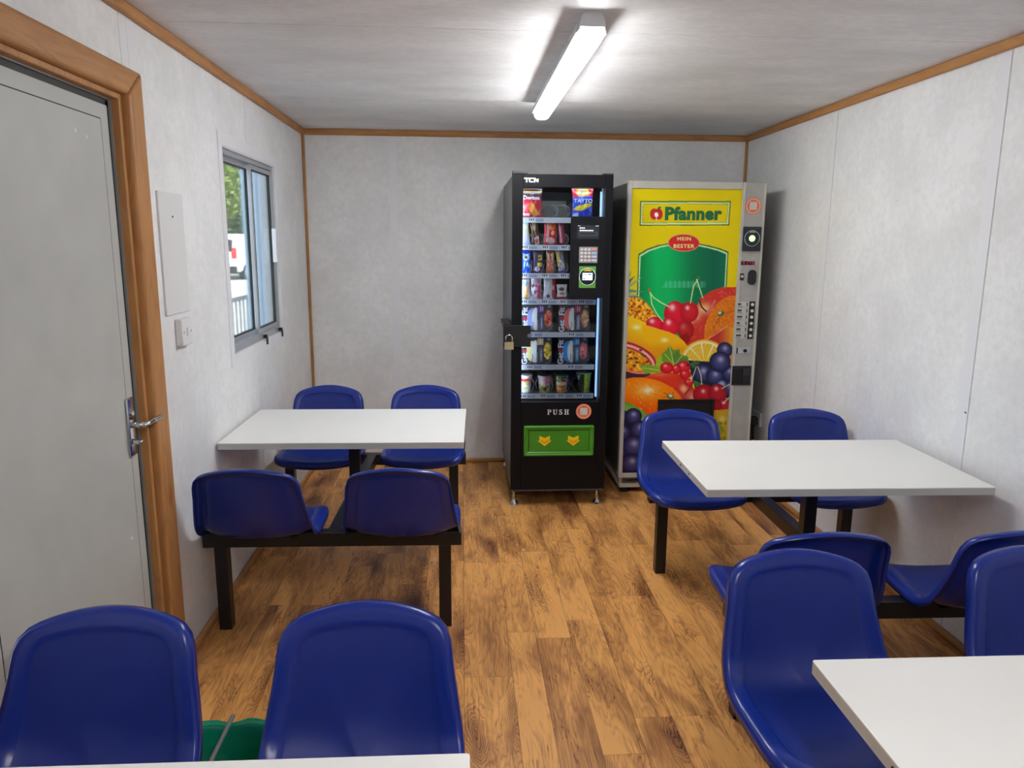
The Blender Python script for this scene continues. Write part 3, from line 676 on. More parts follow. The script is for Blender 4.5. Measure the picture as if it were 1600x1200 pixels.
# second apple, currants
mk = cv.poly([(1004, 584), (1020, 577), (1036, 574.5), (1054, 576), (1070, 584), (1082, 600), (1098, 622), (1098, 650), (1040, 650), (1060, 620), (1050, 600)], (228, 58, 34)).astype(float)
cv.put(mk*np.clip((cv.X-1055)/30, 0, .6), (186, 40, 48)); cv.put(mk*np.exp(-(((cv.X-1030)/18)**2+((cv.Y-579)/4)**2)), (248, 130, 90), .7)
cv.put(mk*np.exp(-(((cv.X-1067)/6)**2+((cv.Y-602)/7)**2)), (240, 200, 140), .95); cv.put(mk*np.exp(-(((cv.X-1082)/10)**2+((cv.Y-616)/9)**2)), (232, 176, 140), .95)
cv.line([(1056, 600), (1066, 614), (1074, 626)], 3.5, (206, 52, 60), .9)
for q in ((1041, 568, 10.5, 9), (1067, 567, 10.5, 10), (1056, 570, 7, 8), (1069.5, 579, 9, 7.5), (1075, 592, 7, 6)): cv.ball(*q, (232, 40, 50), (186, 12, 30), hl=(-.2, -.35), hs=.28, ha=.6)
cv.ell(1074, 564, 2.4, 2, (90, 40, 30)); cv.line([(1068, 612), (1076, 602), (1081, 594)], 1.6, (90, 40, 30))
# cherries lower right
cv.ball(1098, 612, 17, 17, (196, 34, 44), (150, 16, 34), hl=(-.05, -.35), hs=.18); cv.ball(1119, 610, 14.5, 16, (190, 32, 46), (144, 16, 34), hl=(-.1, -.5), hs=.22); cv.ball(1130, 630, 14, 12, (186, 34, 50), (140, 18, 36), hl=(-.1, -.4), hs=.2); cv.ball(1112, 630, 14, 12, (170, 26, 36), (130, 14, 30), ha=.2)
for L_ in ([(1087, 566), (1083, 578), (1078, 590)], [(1089, 566), (1094, 580), (1095, 595)], [(1126, 602), (1142, 593)], [(1130, 624), (1140, 614)]): cv.line(L_, 1.4, (214, 210, 160))
cv.ell(1087.5, 564, 3, 2.6, (90, 70, 60))
# big orange
mk = (cv.mask_ell(1010, 618, 56, 33, 14)[2] < 1).astype(float); cv.put(mk, (252, 124, 6)); t = np.clip((cv.Y-606-(cv.X-980)*.25)/34, 0, 1)[..., None]; cv.put(mk*.9, np.array((255, 140, 8.))*(1-t)+np.array((240, 70, 20.))*t)
n = cv.noise(rg, 2.2, 1); hl = np.exp(-(((cv.X-1011)/17)**2+((cv.Y-604)/10)**2)); cv.put(mk*hl*np.clip(.75+n*.35, 0, 1), (255, 226, 150)); cv.put(mk*np.clip(n-.9, 0, .6), (255, 196, 110)); cv.put(mk*np.exp(-(((cv.X-1012)/6)**2+((cv.Y-604)/4)**2)), (255, 250, 226))
for dx, dy in ((-10, -6), (6, -7), (8, 5), (-12, 2), (3, 9)): cv.line([(1046, 614), (1046+dx, 614+dy)], 1, (206, 84, 14))
cv.ell(1046, 614, 5.5, 4.2, (90, 120, 70), 20); cv.ell(1046.5, 613, 3.2, 2.4, (236, 232, 210), 20)
# lower left: leaf, grapes; lower right: yellow
cv.poly([(964, 655), (1012, 648), (1034, 640), (1140, 636), (1160, 760), (964, 760)], (226, 150, 30))
cv.poly([(1112, 642), (1142, 634), (1142, 750), (1100, 750)], (196, 160, 30)); cv.put(np.exp(-(((cv.X-1126)/5)**2+((cv.Y-652)/5)**2)), (236, 220, 160), .7)
for q in range(26): 
    a, b = 1122+rg.normal(0, 6), 676+rg.normal(0, 10); cv.ell(a, b, 3.2, 2, (100+rg.integers(0, 60), 140, 40), rg.uniform(-80, 80))
cv.poly([(1012, 656), (1020, 645), (1034, 636), (1040, 690), (1004, 690)], (248, 190, 30))
cv.poly([(964, 622), (984, 624), (1000, 634), (1013, 645), (1016, 660), (1000, 664), (964, 660)], (120, 168, 62))
for q in range(12): cv.line([(968, 626+q*1.5), (990+q*2, 632+q*2.4)], .8, (176, 208, 110), .6)
cv.poly([(964, 640), (1004, 664), (1008, 700), (1040, 760), (964, 760)], (32, 28, 52))
for q in ((971, 645, 10), (973, 672, 12), (989, 646, 13.2), (999, 668, 15), (969, 700, 12), (989, 695, 17.5), (986, 724, 16), (1012, 716, 17), (1008, 742, 16)): GR(*q, (76, 70, 124))
NU, NV = 240, 560
uu, vv = np.meshgrid(np.linspace(0, 1, NU), np.linspace(0, 1, NV))
py = 294+vv*446; pxL = 989-(py-294)*.0426; pxR = 1162-(py-294)*.075
P = np.zeros((NV, NU, 3)); PX0, PX1, PZ0, PZ1 = .022, .694, .133, 1.894
P[..., 0] = PX0+uu*(PX1-PX0); P[..., 1] = .012; P[..., 2] = PZ1+(PZ0-PZ1)*vv
pst = link('poster_panel', grid_mesh('poster_panel', NU, NV, P, cv.sample(pxL+uu*(pxR-pxL), py)), M_PRINT, V2)
pst['label'] = 'yellow poster with fruit artwork and green shield'
box('poster_backing', (PX0, .0125, PZ0, PX1, .04, PZ1), M_CREAM, V2)
def pz(px, py_):       # poster sheet -> machine face
    v = (py_-294)/446; l = 989-(py_-294)*.0426; r = 1162-(py_-294)*.075
    return PX0+(px-l)/(r-l)*(PX1-PX0), PZ1+(PZ0-PZ1)*v
M_GREENINK = mat('green_ink', (14, 108, 62), .4); M_YELINK = mat('pale_yellow_ink', (250, 232, 150), .4)
a, b = pz(1083.5, 331.5); text('lettering', 'Pfanner', .101, (a, .0105, b), -.6, M_GREENINK, V2, bold=.0048, sx=1.06, spacing=1.05)
for wd_, px_, py_, sz in (('MEIN', 1069.5, 368.5, .030), ('BESTER', 1069, 379.5, .031)):
    a, b = pz(px_, py_); text('lettering', wd_, sz, (a, .0105, b), 0, M_YELINK, V2, bold=.0006, sx=1.18, spacing=1.12)
# dispensing slot
M_SLOT = mat('slot_black', (10, 10, 12), .5)
bm = bmesh.new()
for q in holes((.236, .36, .594, .612), [(.254, .378, .576, .598)]): abox(bm, q[0], -.004, q[1], q[2], .014, q[3], .002)
obj('slot_frame', bm, M_BLACK, V2); box('slot_flap', (.254, .004, .378, .576, .012, .598), M_SLOT, V2)
# control column details
F2 = .002
def sticker(parent, x, z, r, y, nm='round_sticker'):
    s = plate(nm, ell(x, z, r, r, 32), y-.0008, y, mat('orange_sticker', (226, 112, 72), .4), parent)
    s['label'] = 'orange round sticker with pale blank centre'
    bm = bmesh.new(); K = 40
    Q = [[bm.verts.new((x+rr*math.cos(2*math.pi*k/K), y-.001, z+rr*math.sin(2*math.pi*k/K))) for k in range(K)] for rr in (r*.80, r*.88)]
    for k in range(K): bm.faces.new((Q[0][k], Q[0][(k+1) % K], Q[1][(k+1) % K], Q[1][k]))
    obj('sticker_border', bm, mat('sticker_pale', (240, 214, 200), .4), s)
    h = r*.46; plate('sticker_centre', [(x-h, z-h), (x+h, z-h), (x+h, z+h), (x-h, z+h)], y-.0011, y-.0007, mat('sticker_grey', (206, 204, 200), .4), s)
sticker(V2, .762, 1.797, .049, F2)
rd = plate('card_reader', rrect(.708, 1.53, .818, 1.675, .004), -.010, F2, mat('reader_navy', (22, 26, 36), .25), V2)
bm = bmesh.new(); atube(bm, [(.763+.046*math.cos(a), -.011, 1.606+.046*math.sin(a)) for a in [2*math.pi*k/40 for k in range(41)]], .0016, 6); obj('reader_ring', bm, mat('reader_ring_pale', (178, 190, 214), .3), rd)
plate('reader_light', ell(.763, 1.606, .019, .019), -.0125, -.010, mat('green_lamp', (210, 255, 190), .4, emit=((205, 255, 180), 1.0)), rd)
plate('reader_badge', [(.742, 1.640), (.784, 1.640), (.774, 1.652), (.763, 1.655), (.752, 1.652)], -.0115, -.010, mat('badge_olive', (150, 150, 90), .4), rd)
dp = plate('price_display', rrect(.707, 1.447, .792, 1.47, .002), -.002, F2, mat('display_maroon', (60, 10, 24), .2), V2)
bm = bmesh.new()
for k, s_ in enumerate(('abcg', 'bc', 'ab', 'adg')):
    x = .719+k*.019; sg = dict(a=(x, 1.4645, x+.009, 1.466), g=(x, 1.458, x+.009, 1.4595), d=(x, 1.4505, x+.009, 1.452), b=(x+.008, 1.459, x+.0095, 1.466), c=(x+.008, 1.451, x+.0095, 1.458))
    for c in s_: q = sg[c]; abox(bm, q[0], -.0028, q[1], q[2], -.0018, q[3])
obj('digits', bm, mat('display_red', (220, 40, 60), .4, emit=((255, 60, 80), .6)), dp)
bm = bmesh.new()
for x in (.713, .786):
    for z in (1.488, 1.43): acyl(bm, (x, F2, z), (x, F2-.002, z), .005, n=8)
obj('screws', bm, M_ALU, V2)['kind'] = 'stuff'
cs = plate('coin_slot', rrect(.756, 1.328, .806, 1.418, .0245, 8), -.010, F2, mat('coin_slot_navy', (24, 25, 34), .35), V2)
box('coin_slit', (.779, -.0112, 1.35, .783, -.0098, 1.396), M_SLOT, cs)
rp_ = plate('return_button_plate', rrect(.707, 1.354, .731, 1.396, .001), -.001, F2, mat('plate_dark', (44, 26, 30), .4), V2)
bm = bmesh.new(); acyl(bm, (.719, -.001, 1.378), (.719, -.006, 1.378), .008); obj('button', bm, mat('button_pale', (214, 196, 192), .4), rp_)
st = box('selection_strip', (.778, -.003, .995, .812, F2, 1.226), mat('strip_black', (18, 18, 18), .45), V2)
for k in range(6):
    z = 1.207-k*.0386
    lb = box('selection_label', (.697, -.001, z-.0165, .776, F2, z+.0165), mat('label_card', (196, 194, 186), .4), V2)
    box('label_print', [(.705, -.0014, z-.004, .705+.02+.006*(k % 3), -.0008, z+.008), (.703, -.0014, z-.013, .735, -.0008, z-.010), (.760, -.0014, z-.011, .767, -.0008, z+.011)], mat('label_ink', (70, 68, 70), .5), lb)['kind'] = 'stuff'
    bm = bmesh.new(); acyl(bm, (.795, -.003, z), (.795, -.009, z), .0095, .009, 14); obj('selection_button', bm, mat('button_cream', (226, 224, 214), .4), st)
lk = box('lock_plate', (.712, -.003, .902, .802, F2, .940), M_ALU, V2, .002)
bm = bmesh.new(); acyl(bm, (.768, -.003, .921), (.768, -.009, .921), .011); obj('lock_cylinder', bm, M_STEEL, lk); box('lock_slot', (.714, -.0036, .903, .722, -.0028, .939), M_SLOT, lk)
bm = bmesh.new()
for q in holes((.695, .703, .815, .825), [(.706, .716, .760, .806)]): abox(bm, q[0], -.006, q[1], q[2], F2, q[3], .001)
crt = obj('coin_return', bm, M_BLACK, V2); box('coin_return_back', (.706, -.0005, .716, .760, F2, .806), M_SLOT, crt); box('coin_return_flap', (.765, -.008, .765, .808, -.006, .808), mat('flap_grey', (44, 46, 54), .4), crt)
# wall socket, plug
sk = empty('wall_socket', (XR, 4.73, .43), 'white double wall socket on the side wall behind the fruit juice machine', 'socket')
box('socket_plate', (-.014, -.075, -.045, 0, .075, .045), M_WHITE, sk, .003)
for s in (-1, 1): box('socket_switch', (-.018, s*.03-.008, .012, -.014, s*.03+.008, .03), M_WHITE, sk, .001)
pg = empty('power_plug', (XR-.0145, 4.70, .42), 'black plug and cable with yellow tag in the wall socket', 'plug')
box('plug_body', (-.05, -.026, -.03, 0, .026, .026), M_BLACK, pg, .008)
bm = bmesh.new(); atube(bm, [(-.026, 0, -.025), (-.028, -.01, -.06), (-.028, -.02, -.12), (-.030, -.02, -.2), (-.040, 0, -.3), (-.05, .06, -.4)], .006, 8); obj('cable', bm, M_BLACK, pg, True)
box('cable_tag', (-.040, -.034, -.185, -.018, -.006, -.125), mat('tag_yellow', (226, 210, 40), .5), pg, .003)
# ------------------------------------------------------------------ snack machine
AX, AY = .283, 4.276
W1, H1, D1 = .569, 1.948, .918
V1 = empty('snack_vending_machine', (AX, AY, 0), 'tall black vending machine with lit glass front full of snacks', 'vending machine')
M_VB = mat('vending_black_paint', (9, 11, 17), .42, spec=.22, var=.06)
M_VS = mat('vending_side_grey', (78, 80, 84), .35, var=.05)
M_IN = mat('cabinet_inside', (26, 28, 32), .5)
box('cabinet_side', (0, .05, .10, .012, D1, H1-.006), M_VS, V1, .002)
box('cabinet_side', (W1-.012, .05, .10, W1, D1, H1-.006), M_VS, V1, .002)
box('cabinet_shell', [(.012, D1-.02, .10, W1-.012, D1, H1-.006), (.012, .05, H1-.02, W1-.012, D1-.02, H1-.006), (.012, .05, .10, W1-.012, D1-.02, .12)], M_VS, V1)
box('compartment_lining', [(.012, .06, .12, .03, .72, H1-.02), (W1-.03, .06, .12, W1-.012, .72, H1-.02), (.012, .72, .12, W1-.012, .74, H1-.02), (.03, .06, .60, W1-.03, .72, .615), (.03, .06, 1.895, W1-.03, .72, 1.91)], M_IN, V1)
GX0, GX1, GZ0, GZ1 = .060, .526, .647, 1.878
dr = box('door', [(0, 0, .105, GX0, .05, H1), (GX1, 0, .105, W1, .05, H1), (GX0, 0, GZ1, GX1, .05, H1), (GX0, 0, .105, GX1, .05, GZ0)], M_VB, V1, .0015, 1)
box('glass_pane', (GX0, .018, GZ0, GX1, .022, GZ1), glass('display_glass', (236, 240, 244), .55), dr)
box('bottom_rail', (.004, -.002, .098, W1-.004, .05, .106), mat('rail_grey', (70, 72, 78), .4), V1)
box('base_frame', (.02, .03, .085, W1-.02, D1-.02, .0995), M_BLACK, V1)
box('hinge_block', (.0, .0, H1+.0005, .085, .06, H1+.016), mat('hinge_grey', (52, 54, 58), .5), V1, .002)
box('hinge_block', (W1-.06, .0, H1+.0005, W1, .06, H1+.008), mat('hinge_grey', (52, 54, 58), .5), V1, .002)
for fx in (.025, W1-.035):
    for fy in (.05, D1-.06):
        bm = bmesh.new(); acyl(bm, (fx, fy, .03), (fx, fy, .086), .008, n=12); acyl(bm, (fx, fy, .035), (fx, fy, .044), .014, n=6); acyl(bm, (fx, fy, 0), (fx, fy, .008), .028, .026, 18); acyl(bm, (fx, fy, .008), (fx, fy, .03), .024, .009, 18)
        obj('levelling_foot', bm, M_CHROME, V1)
M_LET = mat('white_lettering', (238, 238, 240), .4, emit=((255, 255, 255), .0))
# TCN logo from stroke polygons
def strokes(name, polys, x, z, s, y, mats, parent):
    bm = bmesh.new()
    for P_ in polys: aprism(bm, [(x+a*s, z+b*s) for a, b in P_], FRONT, y-.0008, y)
    return obj(name, bm, mats, parent)
R_ = lambda a, b, c, d: [(a, b), (c, b), (c, d), (a, d)]
LG = [R_(0, .72, 1.15, 1), R_(.42, 0, .74, .72),
      R_(1.22, .72, 2.1, 1), R_(1.05, .28, 1.37, .72), [(1.05, .28), (1.22, 0), (2.05, 0), (2.05, .28)],
      [(2.18, 0), (2.48, 0), (2.48, 1), (2.18, 1)], [(2.48, 1), (2.48, .62), (2.86, 0), (3.2, 0), (3.2, .1)], R_(2.9, 0, 3.2, .8)]
strokes('logo', LG, .064, 1.902, .0255, -.0002, M_LET, dr)
# PUSH with slab serifs
def serif(ch):
    h = .10
    if ch == 'P': return [R_(.12, 0, .34, 1), R_(0, 0, .46, h), R_(0, 1-h, .34, 1), [(.34, 1), (.62, 1), (.80, .9), (.86, .74), (.80, .57), (.62, .47), (.34, .47), (.34, .56), (.52, .56), (.62, .64), (.64, .74), (.62, .84), (.52, .92), (.34, .92)]]
    if ch == 'U': return [R_(0, 1-h, .42, 1), R_(.62, 1-h, .98, 1), [(.10, 1), (.10, .3), (.18, .1), (.36, 0), (.58, 0), (.76, .1), (.84, .3), (.84, 1), (.75, 1), (.75, .32), (.68, .16), (.55, .10), (.44, .12), (.35, .22), (.32, .34), (.32, 1)]]
    if ch == 'S': return [[(.06, .34), (.06, 0), (.12, 0), (.18, .06), (.38, -.02), (.58, .02), (.72, .14), (.74, .32), (.64, .46), (.34, .62), (.26, .72), (.28, .85), (.42, .92), (.54, .86), (.62, .68), (.67, .68), (.67, 1), (.62, 1), (.56, .95), (.40, 1.02), (.20, .97), (.08, .84), (.07, .68), (.16, .54), (.46, .38), (.54, .28), (.52, .14), (.38, .07), (.24, .12), (.11, .34)]]
    return [R_(.12, 0, .34, 1), R_(.66, 0, .88, 1), R_(.34, .46, .66, .55), R_(0, 0, .46, h), R_(0, 1-h, .46, 1), R_(.54, 0, 1, h), R_(.54, 1-h, 1, 1)]
x = .216
bm = bmesh.new()
for ch, adv in (('P', 1.12), ('U', 1.22), ('S', 1.08), ('H', 1.2)):
    for P_ in serif(ch): aprism(bm, [(x+a*.0275, .570+b*.0305) for a, b in P_], FRONT, -.0012, -.0002)
    x += adv*.0295
obj('lettering', bm, M_LET, dr)
sticker(V1, .433, .588, .047, -.0004)
# green delivery flap
M_GRN = mat('green_plastic', (74, 150, 38), .3, spec=.5); M_GRN2 = mat('green_plastic_flap', (66, 140, 34), .35)
fl = empty('x0', (0, 0, 0), '', ''); fl.name = 'delivery_flap'; fl.parent = V1
for k_ in ('label', 'category'): del fl[k_]
bm = bmesh.new()
O = rrect(.076, .316, .499, .504, .010, 4); I1 = rrect(.090, .330, .485, .490, .006, 4); I2 = rrect(.104, .344, .471, .476, .003, 4)
lev = [[(a, -.0003, b) for a, b in O], [(a, -.010, b) for a, b in rrect(.079, .319, .496, .501, .009, 4)], [(a, -.012, b) for a, b in rrect(.086, .326, .489, .494, .007, 4)], [(a, -.006, b) for a, b in I1], [(a, -.005, b) for a, b in rrect(.098, .338, .477, .482, .004, 4)], [(a, -.001, b) for a, b in I2]]
R = [[bm.verts.new(p) for p in l] for l in lev]
for A, B in zip(R, R[1:]):
    for i in range(len(A)): bm.faces.new((A[i], A[(i+1) % len(A)], B[(i+1) % len(A)], B[i]))
bm.faces.new(R[0])
ffr = obj('flap_frame', bm, M_GRN, V1)
bpy.data.objects.remove(fl)
plate('flap_gap', rrect(.104, .344, .471, .476, .003, 4), -.0012, -.0008, M_SLOT, ffr)
fd = plate('flap_door', rrect(.1075, .3475, .4675, .4725, .003, 4), -.0045, -.0012, M_GRN2, ffr)
for ox in (.202, .374):
    bm = bmesh.new()
    aprism(bm, [(ox+a*.042, .4105+b*.032) for a, b in ((-.75, 1), (0, .55), (.75, 1), (.75, .05), (1, .05), (0, -1), (-1, .05), (-.75, .05))], FRONT, -.006, -.0045)
    ar = obj('arrow', bm, mat('arrow_yellow', (250, 206, 20), .4), fd)
    bm = bmesh.new(); aprism(bm, [(ox+a*.042, .4105+b*.032) for a, b in ((-.6, .3), (0, -.1), (.6, .3), (.6, -.05), (0, -.6), (-.6, -.05))], FRONT, -.0064, -.006); obj('arrow_inlay', bm, mat('arrow_amber', (240, 168, 10), .4), ar)  # smaller amber chevron set on the face of each arrow
# control panel
cp = plate('control_panel', rrect(.331, 1.259, .530, 1.719, .014, 5), -.006, .0002, mat('panel_black', (13, 15, 21), .36, spec=.25), V1)
scn = plate('display_screen', rrect(.368, 1.596, .494, 1.671, .002), -.007, -.006, mat('screen_glass', (44, 48, 56), .15), cp)
bm = bmesh.new()
for zz, x0_, ws in ((1.655, .382, (.008, .010, .006)), (1.641, .382, (.014, .010, .012, .008, .012, .010)), (1.667, .372, (.006, .006)), (1.667, .474, (.008, .006))):
    for w_ in ws: abox(bm, x0_, -.0074, zz-(.003 if zz < 1.66 else .001), x0_+w_, -.007, zz+(.003 if zz < 1.66 else .001)); x0_ += w_+.0025
obj('screen_text', bm, mat('screen_text_white', (230, 235, 240), .4, emit=((220, 230, 240), .7)), scn)['kind'] = 'stuff'
bm = bmesh.new()
for q in holes((.380, 1.614, .482, 1.632), [(.3808, 1.6148, .4812, 1.6312)]): abox(bm, q[0], -.0074, q[1], q[2], -.007, q[3])
obj('screen_box', bm, mat('screen_line', (110, 116, 124), .4), scn)
kp = plate('keypad', rrect(.382, 1.460, .488, 1.550, .003), -.008, -.006, mat('keypad_steel', (150, 146, 144), .35, metal=.3), cp)
for r in range(4):
    for c in range(4):
        w_ = .015 if c < 3 else .028; x = .3895+c*.0215; z = 1.529-r*.0205
        kc = (216, 208, 206) if c < 3 else [(226, 150, 124), (150, 190, 230), (196, 196, 216), (196, 196, 216)][r]
        box('key', (x, -.0105, z, x+w_, -.008, z+.013), mat('key_%d_%d_%d' % kc, kc, .4), kp, .002)
cr2 = plate('card_reader', rrect(.385, 1.318, .481, 1.441, .002), -.009, -.006, mat('reader_green', (92, 158, 62), .4), cp)
plate('reader_face', ell(.433, 1.382, .046, .047), -.0105, -.009, mat('reader_black', (20, 22, 26), .25), cr2)
bm = bmesh.new(); atube(bm, [(.433+.047*math.cos(a), -.0105, 1.382+.048*math.sin(a)) for a in [2*math.pi*k/40 for k in range(41)]], .0014, 6); obj('reader_ring', bm, mat('ring_white', (225, 230, 235), .3, emit=((230, 240, 255), .3)), cr2)
plate('reader_screen', rrect(.404, 1.362, .462, 1.404, .001), -.0115, -.0105, mat('reader_screen_lit', (226, 236, 244), .3, emit=((214, 230, 250), .55)), cr2)
bm = bmesh.new(); [abox(bm, *q) for q in ((.409, -.0119, 1.392, .432, -.0115, 1.395), (.436, -.0119, 1.392, .456, -.0115, 1.398), (.409, -.0119, 1.367, .419, -.0115, 1.374))]; obj('reader_text', bm, mat('reader_ink', (120, 150, 190), .4), cr2)
plate('reader_badge', [(.408, 1.413), (.458, 1.413), (.448, 1.423), (.433, 1.427), (.418, 1.423)], -.0115, -.0105, mat('badge_yellow', (214, 190, 60), .4), cr2)
# lock bracket
lkb = box('lock_bracket', [(-.048, -.018, .978, .110, -.010, 1.102), (-.048, -.010, .978, -.002, -.0005, 1.102), (-.048, -.0005, 1.085, -.004, .30, 1.112)], M_BLACK, V1, .001, 1)
bm = bmesh.new(); acyl(bm, (.101, -.018, 1.043), (.101, -.024, 1.043), .013, .012, 18); obj('lock_cylinder', bm, M_CHROME, lkb)
box('lock_eye', (-.024, -.030, 1.045, -.006, -.018, 1.062), M_STEEL, lkb, .002)
pk = empty('padlock', (AX-.016, AY-.026, .985), 'brass and steel padlock hanging from the black lock bracket', 'padlock')
bm = bmesh.new(); aprism(bm, rrect(-.026, -.020, .026, .022, .004), FRONT, -.010, .006); obj('padlock_body', bm, mat('padlock_brass', (196, 184, 150), .35, metal=.6), pk)
bm = bmesh.new(); atube(bm, [(-.019, -.002, .018), (-.019, -.002, .045)]+[(.019*math.cos(a), -.002, .045+.019*math.sin(a)) for a in [math.pi-math.pi*k/8 for k in range(1, 8)]]+[(.019, -.002, .045), (.019, -.002, .018)], .0042, 8); obj('shackle', bm, M_CHROME, pk, True)
# shelves, price rails, coils
RZ = [1.699, 1.544, 1.382, 1.230, 1.037, .842, .666]
rail_cv = []
for r, z in enumerate(RZ):
    x1 = .502
    sh_ = box('shelf', (.032, .09, z+.006, .504, .66, z+.012), mat('shelf_grey', (70, 74, 80), .45), V1)
    c = Canvas(0, 0, 1, .07, 420, (206, 208, 212)); c.poly([(0, .012), (1, .012), (1, .058), (0, .058)], (196, 199, 204)); rr = random.Random(r+3)
    slots = [.0, .26, .5, .74] if r not in (0, 4, 5) else [.08, .62]
    for s0 in slots:
        a = s0+.03; c.poly([(a, .014), (a+.09, .014), (a+.09, .056), (a, .056)], (228, 230, 236))
        for q in range(3): b0 = a+.012+q*.025; c.poly([(b0, .02), (b0+.014, .02), (b0+.014, .05), (b0, .05)], (50, 58, 72))
        c.poly([(a+.10, .014), (a+.20, .014), (a+.20, .056), (a+.10, .056)], (150, 162, 184))
    nu, nv = 220, 8; U_, V_ = np.meshgrid(np.linspace(0, 1, nu), np.linspace(0, 1, nv))
    P = np.zeros((nv, nu, 3)); P[..., 0] = .045+U_*(x1-.045); P[..., 1] = .0775; P[..., 2] = z+.015-.030*V_
    link('price_rail', grid_mesh('price_rail', nu, nv, P, c.sample(U_, V_*.07)), M_PRINT, sh_)
    box('rail_bar', (.045, .078, z-.015, x1, .088, z+.015), M_ALU, sh_)
M_COIL = mat('coil_wire', (120, 124, 130), .35, metal=.5)
def coil_mesh(rad, turns, pitch):
    bm = bmesh.new(); n = 26*turns
    atube(bm, [(rad*math.sin(2*math.pi*k/26), pitch*k/26, rad+.003-rad*math.cos(2*math.pi*k/26)) for k in range(n+1)], .0021, 5)
    me = bpy.data.meshes.new('coil'); bm.to_mesh(me); bm.free(); me.materials.append(M_COIL)
    for p in me.polygons: p.use_smooth = True
    return me
COILS = {}
def coil(x, z, rad):
    me = COILS.setdefault(rad, coil_mesh(rad, 6, .062)); o = bpy.data.objects.new('coil', me); COL.objects.link(o); o.parent = V1; o.location = (x, .094, z+.012)
box('slot_divider_board', (.195, .30, RZ[0]+.0125, .345, .306, RZ[0]+.120), mat('board_khaki', (132, 126, 104), .6), V1)
for x, rd_ in ((.115, .052), (.235, .036), (.305, .036), (.415, .052)): coil(x, RZ[0], rd_)
for r in (1, 2, 3):
    for x in (.090, .158, .231, .302): coil(x, RZ[r], .034)
for r in (4, 5):
    for x in (.092, .205, .322, .432): coil(x, RZ[r], .044)
for x in (.095, .208, .312, .430): coil(x, RZ[6], .050)
# LED strip inside, right of the shelves
led = box('led_or_added_strip', (.508, .060, .665, .518, .070, 1.86), mat('led_lit', (200, 225, 255), .4, emit=((150, 200, 250), 1.2)), V1)
box('led_channel', (.5185, .056, .64, .528, .076, 1.89), M_ALU, V1)
box('led_or_added_strip', (.048, .0605, 1.885, .50, .0705, 1.893), mat('added_glow_top', (220, 235, 255), .4, emit=((215, 232, 255), 34)), V1)  # added glow, hidden behind the top of the door to brighten the snacks
box('led_or_added_strip', (.034, .062, .665, .042, .070, 1.86), mat('added_glow_left', (220, 235, 255), .4, emit=((215, 232, 255), 48)), V1)  # another added glow, tucked out of view behind the left stile for the products
# ---- products
def wrap(name, w, h, th, art, n=22, m_=30, crimp=.05, zig=False):
    """puffed packet, front and back printed with art(canvas)"""
    c = Canvas(0, 0, 1, 1, 64, (200, 200, 200)); art(c)
    nu = 2*n; u = np.arange(nu+1)/n; v = np.linspace(0, 1, m_); U_, V_ = np.meshgrid(u, v)
    uf = np.where(U_ <= 1, U_, 2-U_); side = np.where(U_ <= 1, -1., 1.)
    vb = np.clip((V_-crimp)/(1-2*crimp), 0, 1)
    puff = np.power(np.sin(np.pi*uf), .6)*np.power(np.sin(np.pi*vb), .5)
    pinch = 1-.10*np.power(np.sin(np.pi*vb), .7)
    P = np.zeros(U_.shape+(3,)); P[..., 0] = (uf-.5)*w*pinch; P[..., 1] = side*(.0004+puff*th/2)*(1+.08*np.sin(uf*19+V_*13)); P[..., 2] = h*(1-V_)
    me = grid_mesh(name, nu+1, m_, P, c.sample(uf*.999, V_*.999))
    for p in me.polygons: p.use_smooth = True
    return me
def product(name, me, x, z, label, cat, group, y=.118, tilt=0, lean=0, mats=None):
    o = bpy.data.objects.new(name, me); COL.objects.link(o); me.materials.append(mats or M_FOIL)
    o.location = (AX+x, AY+y, z); o.rotation_euler = (lean, tilt, 0); return tag(o, label, cat, group)
M_FOIL = printmat('printed_foil', .3, .6)
def art(base, *ops):
    def f(c):
        c.a[:] = base
        for o in ops:
            k, a = o[0], o[1:]
            if k == 'r': c.poly([(a[0], a[1]), (a[2], a[1]), (a[2], a[3]), (a[0], a[3])], a[4])
            elif k == 'e': c.ell(*a)
            elif k == 'p': c.poly(a[0], a[1])
            elif k == 'l': c.line(a[0], a[1], a[2])
            elif k == 'n': c.put((c.noise(np.random.default_rng(a[0]), a[1], 1) > a[2]).astype(float), a[3])
    return f
z1 = [z+.0125 for z in RZ]
G = 'snacks in the lit vending machine'
o = product('crisp_bag', wrap('crisp_bag', .132, .165, .045, art((190, 28, 44), ('r', 0, 0, 1, .34, (60, 20, 24)), ('r', 0, .1, 1, .14, (176, 150, 60)), ('p', [(.5, .42), (.95, .9), (.6, .98), (.4, .7)], (226, 150, 60)), ('p', [(.05, .6), (.45, .5), (.35, .85)], (240, 90, 90)), ('r', .02, .86, .45, .93, (240, 220, 220)), ('n', 3, .16, 1.0, (226, 60, 70)))), .115, z1[0], 'red and dark crisp bag on the top shelf beside the empty slot', 'crisps', G)
text('lettering', 'Doritos', .030, (0, -.0245, .112), 0, M_LET, o, bold=.0004, depth=.0002)
o = product('crisp_bag', wrap('crisp_bag', .128, .168, .045, art((28, 60, 200), ('r', 0, 0, 1, .48, (196, 30, 40)), ('e', .5, .14, .3, .2, (196, 160, 70)), ('p', [(0, .3), (1, .26), (1, .52), (0, .6)], (36, 70, 190)), ('p', [(.0, .72), (.2, .6), (.95, .46), (.98, .58), (.4, .76)], (250, 220, 60)), ('n', 5, .14, .9, (60, 120, 240)), ('p', [(.05, .85), (.3, .8), (.3, 1), (.05, 1)], (220, 225, 240)))), .415, z1[0], 'blue and red crisp bag with yellow ribbon on the top shelf', 'crisps', G)
text('lettering', 'TAYTO', .030, (0, -.0245, .098), 0, M_LET, o, bold=.0005, depth=.0002, sx=1.1)
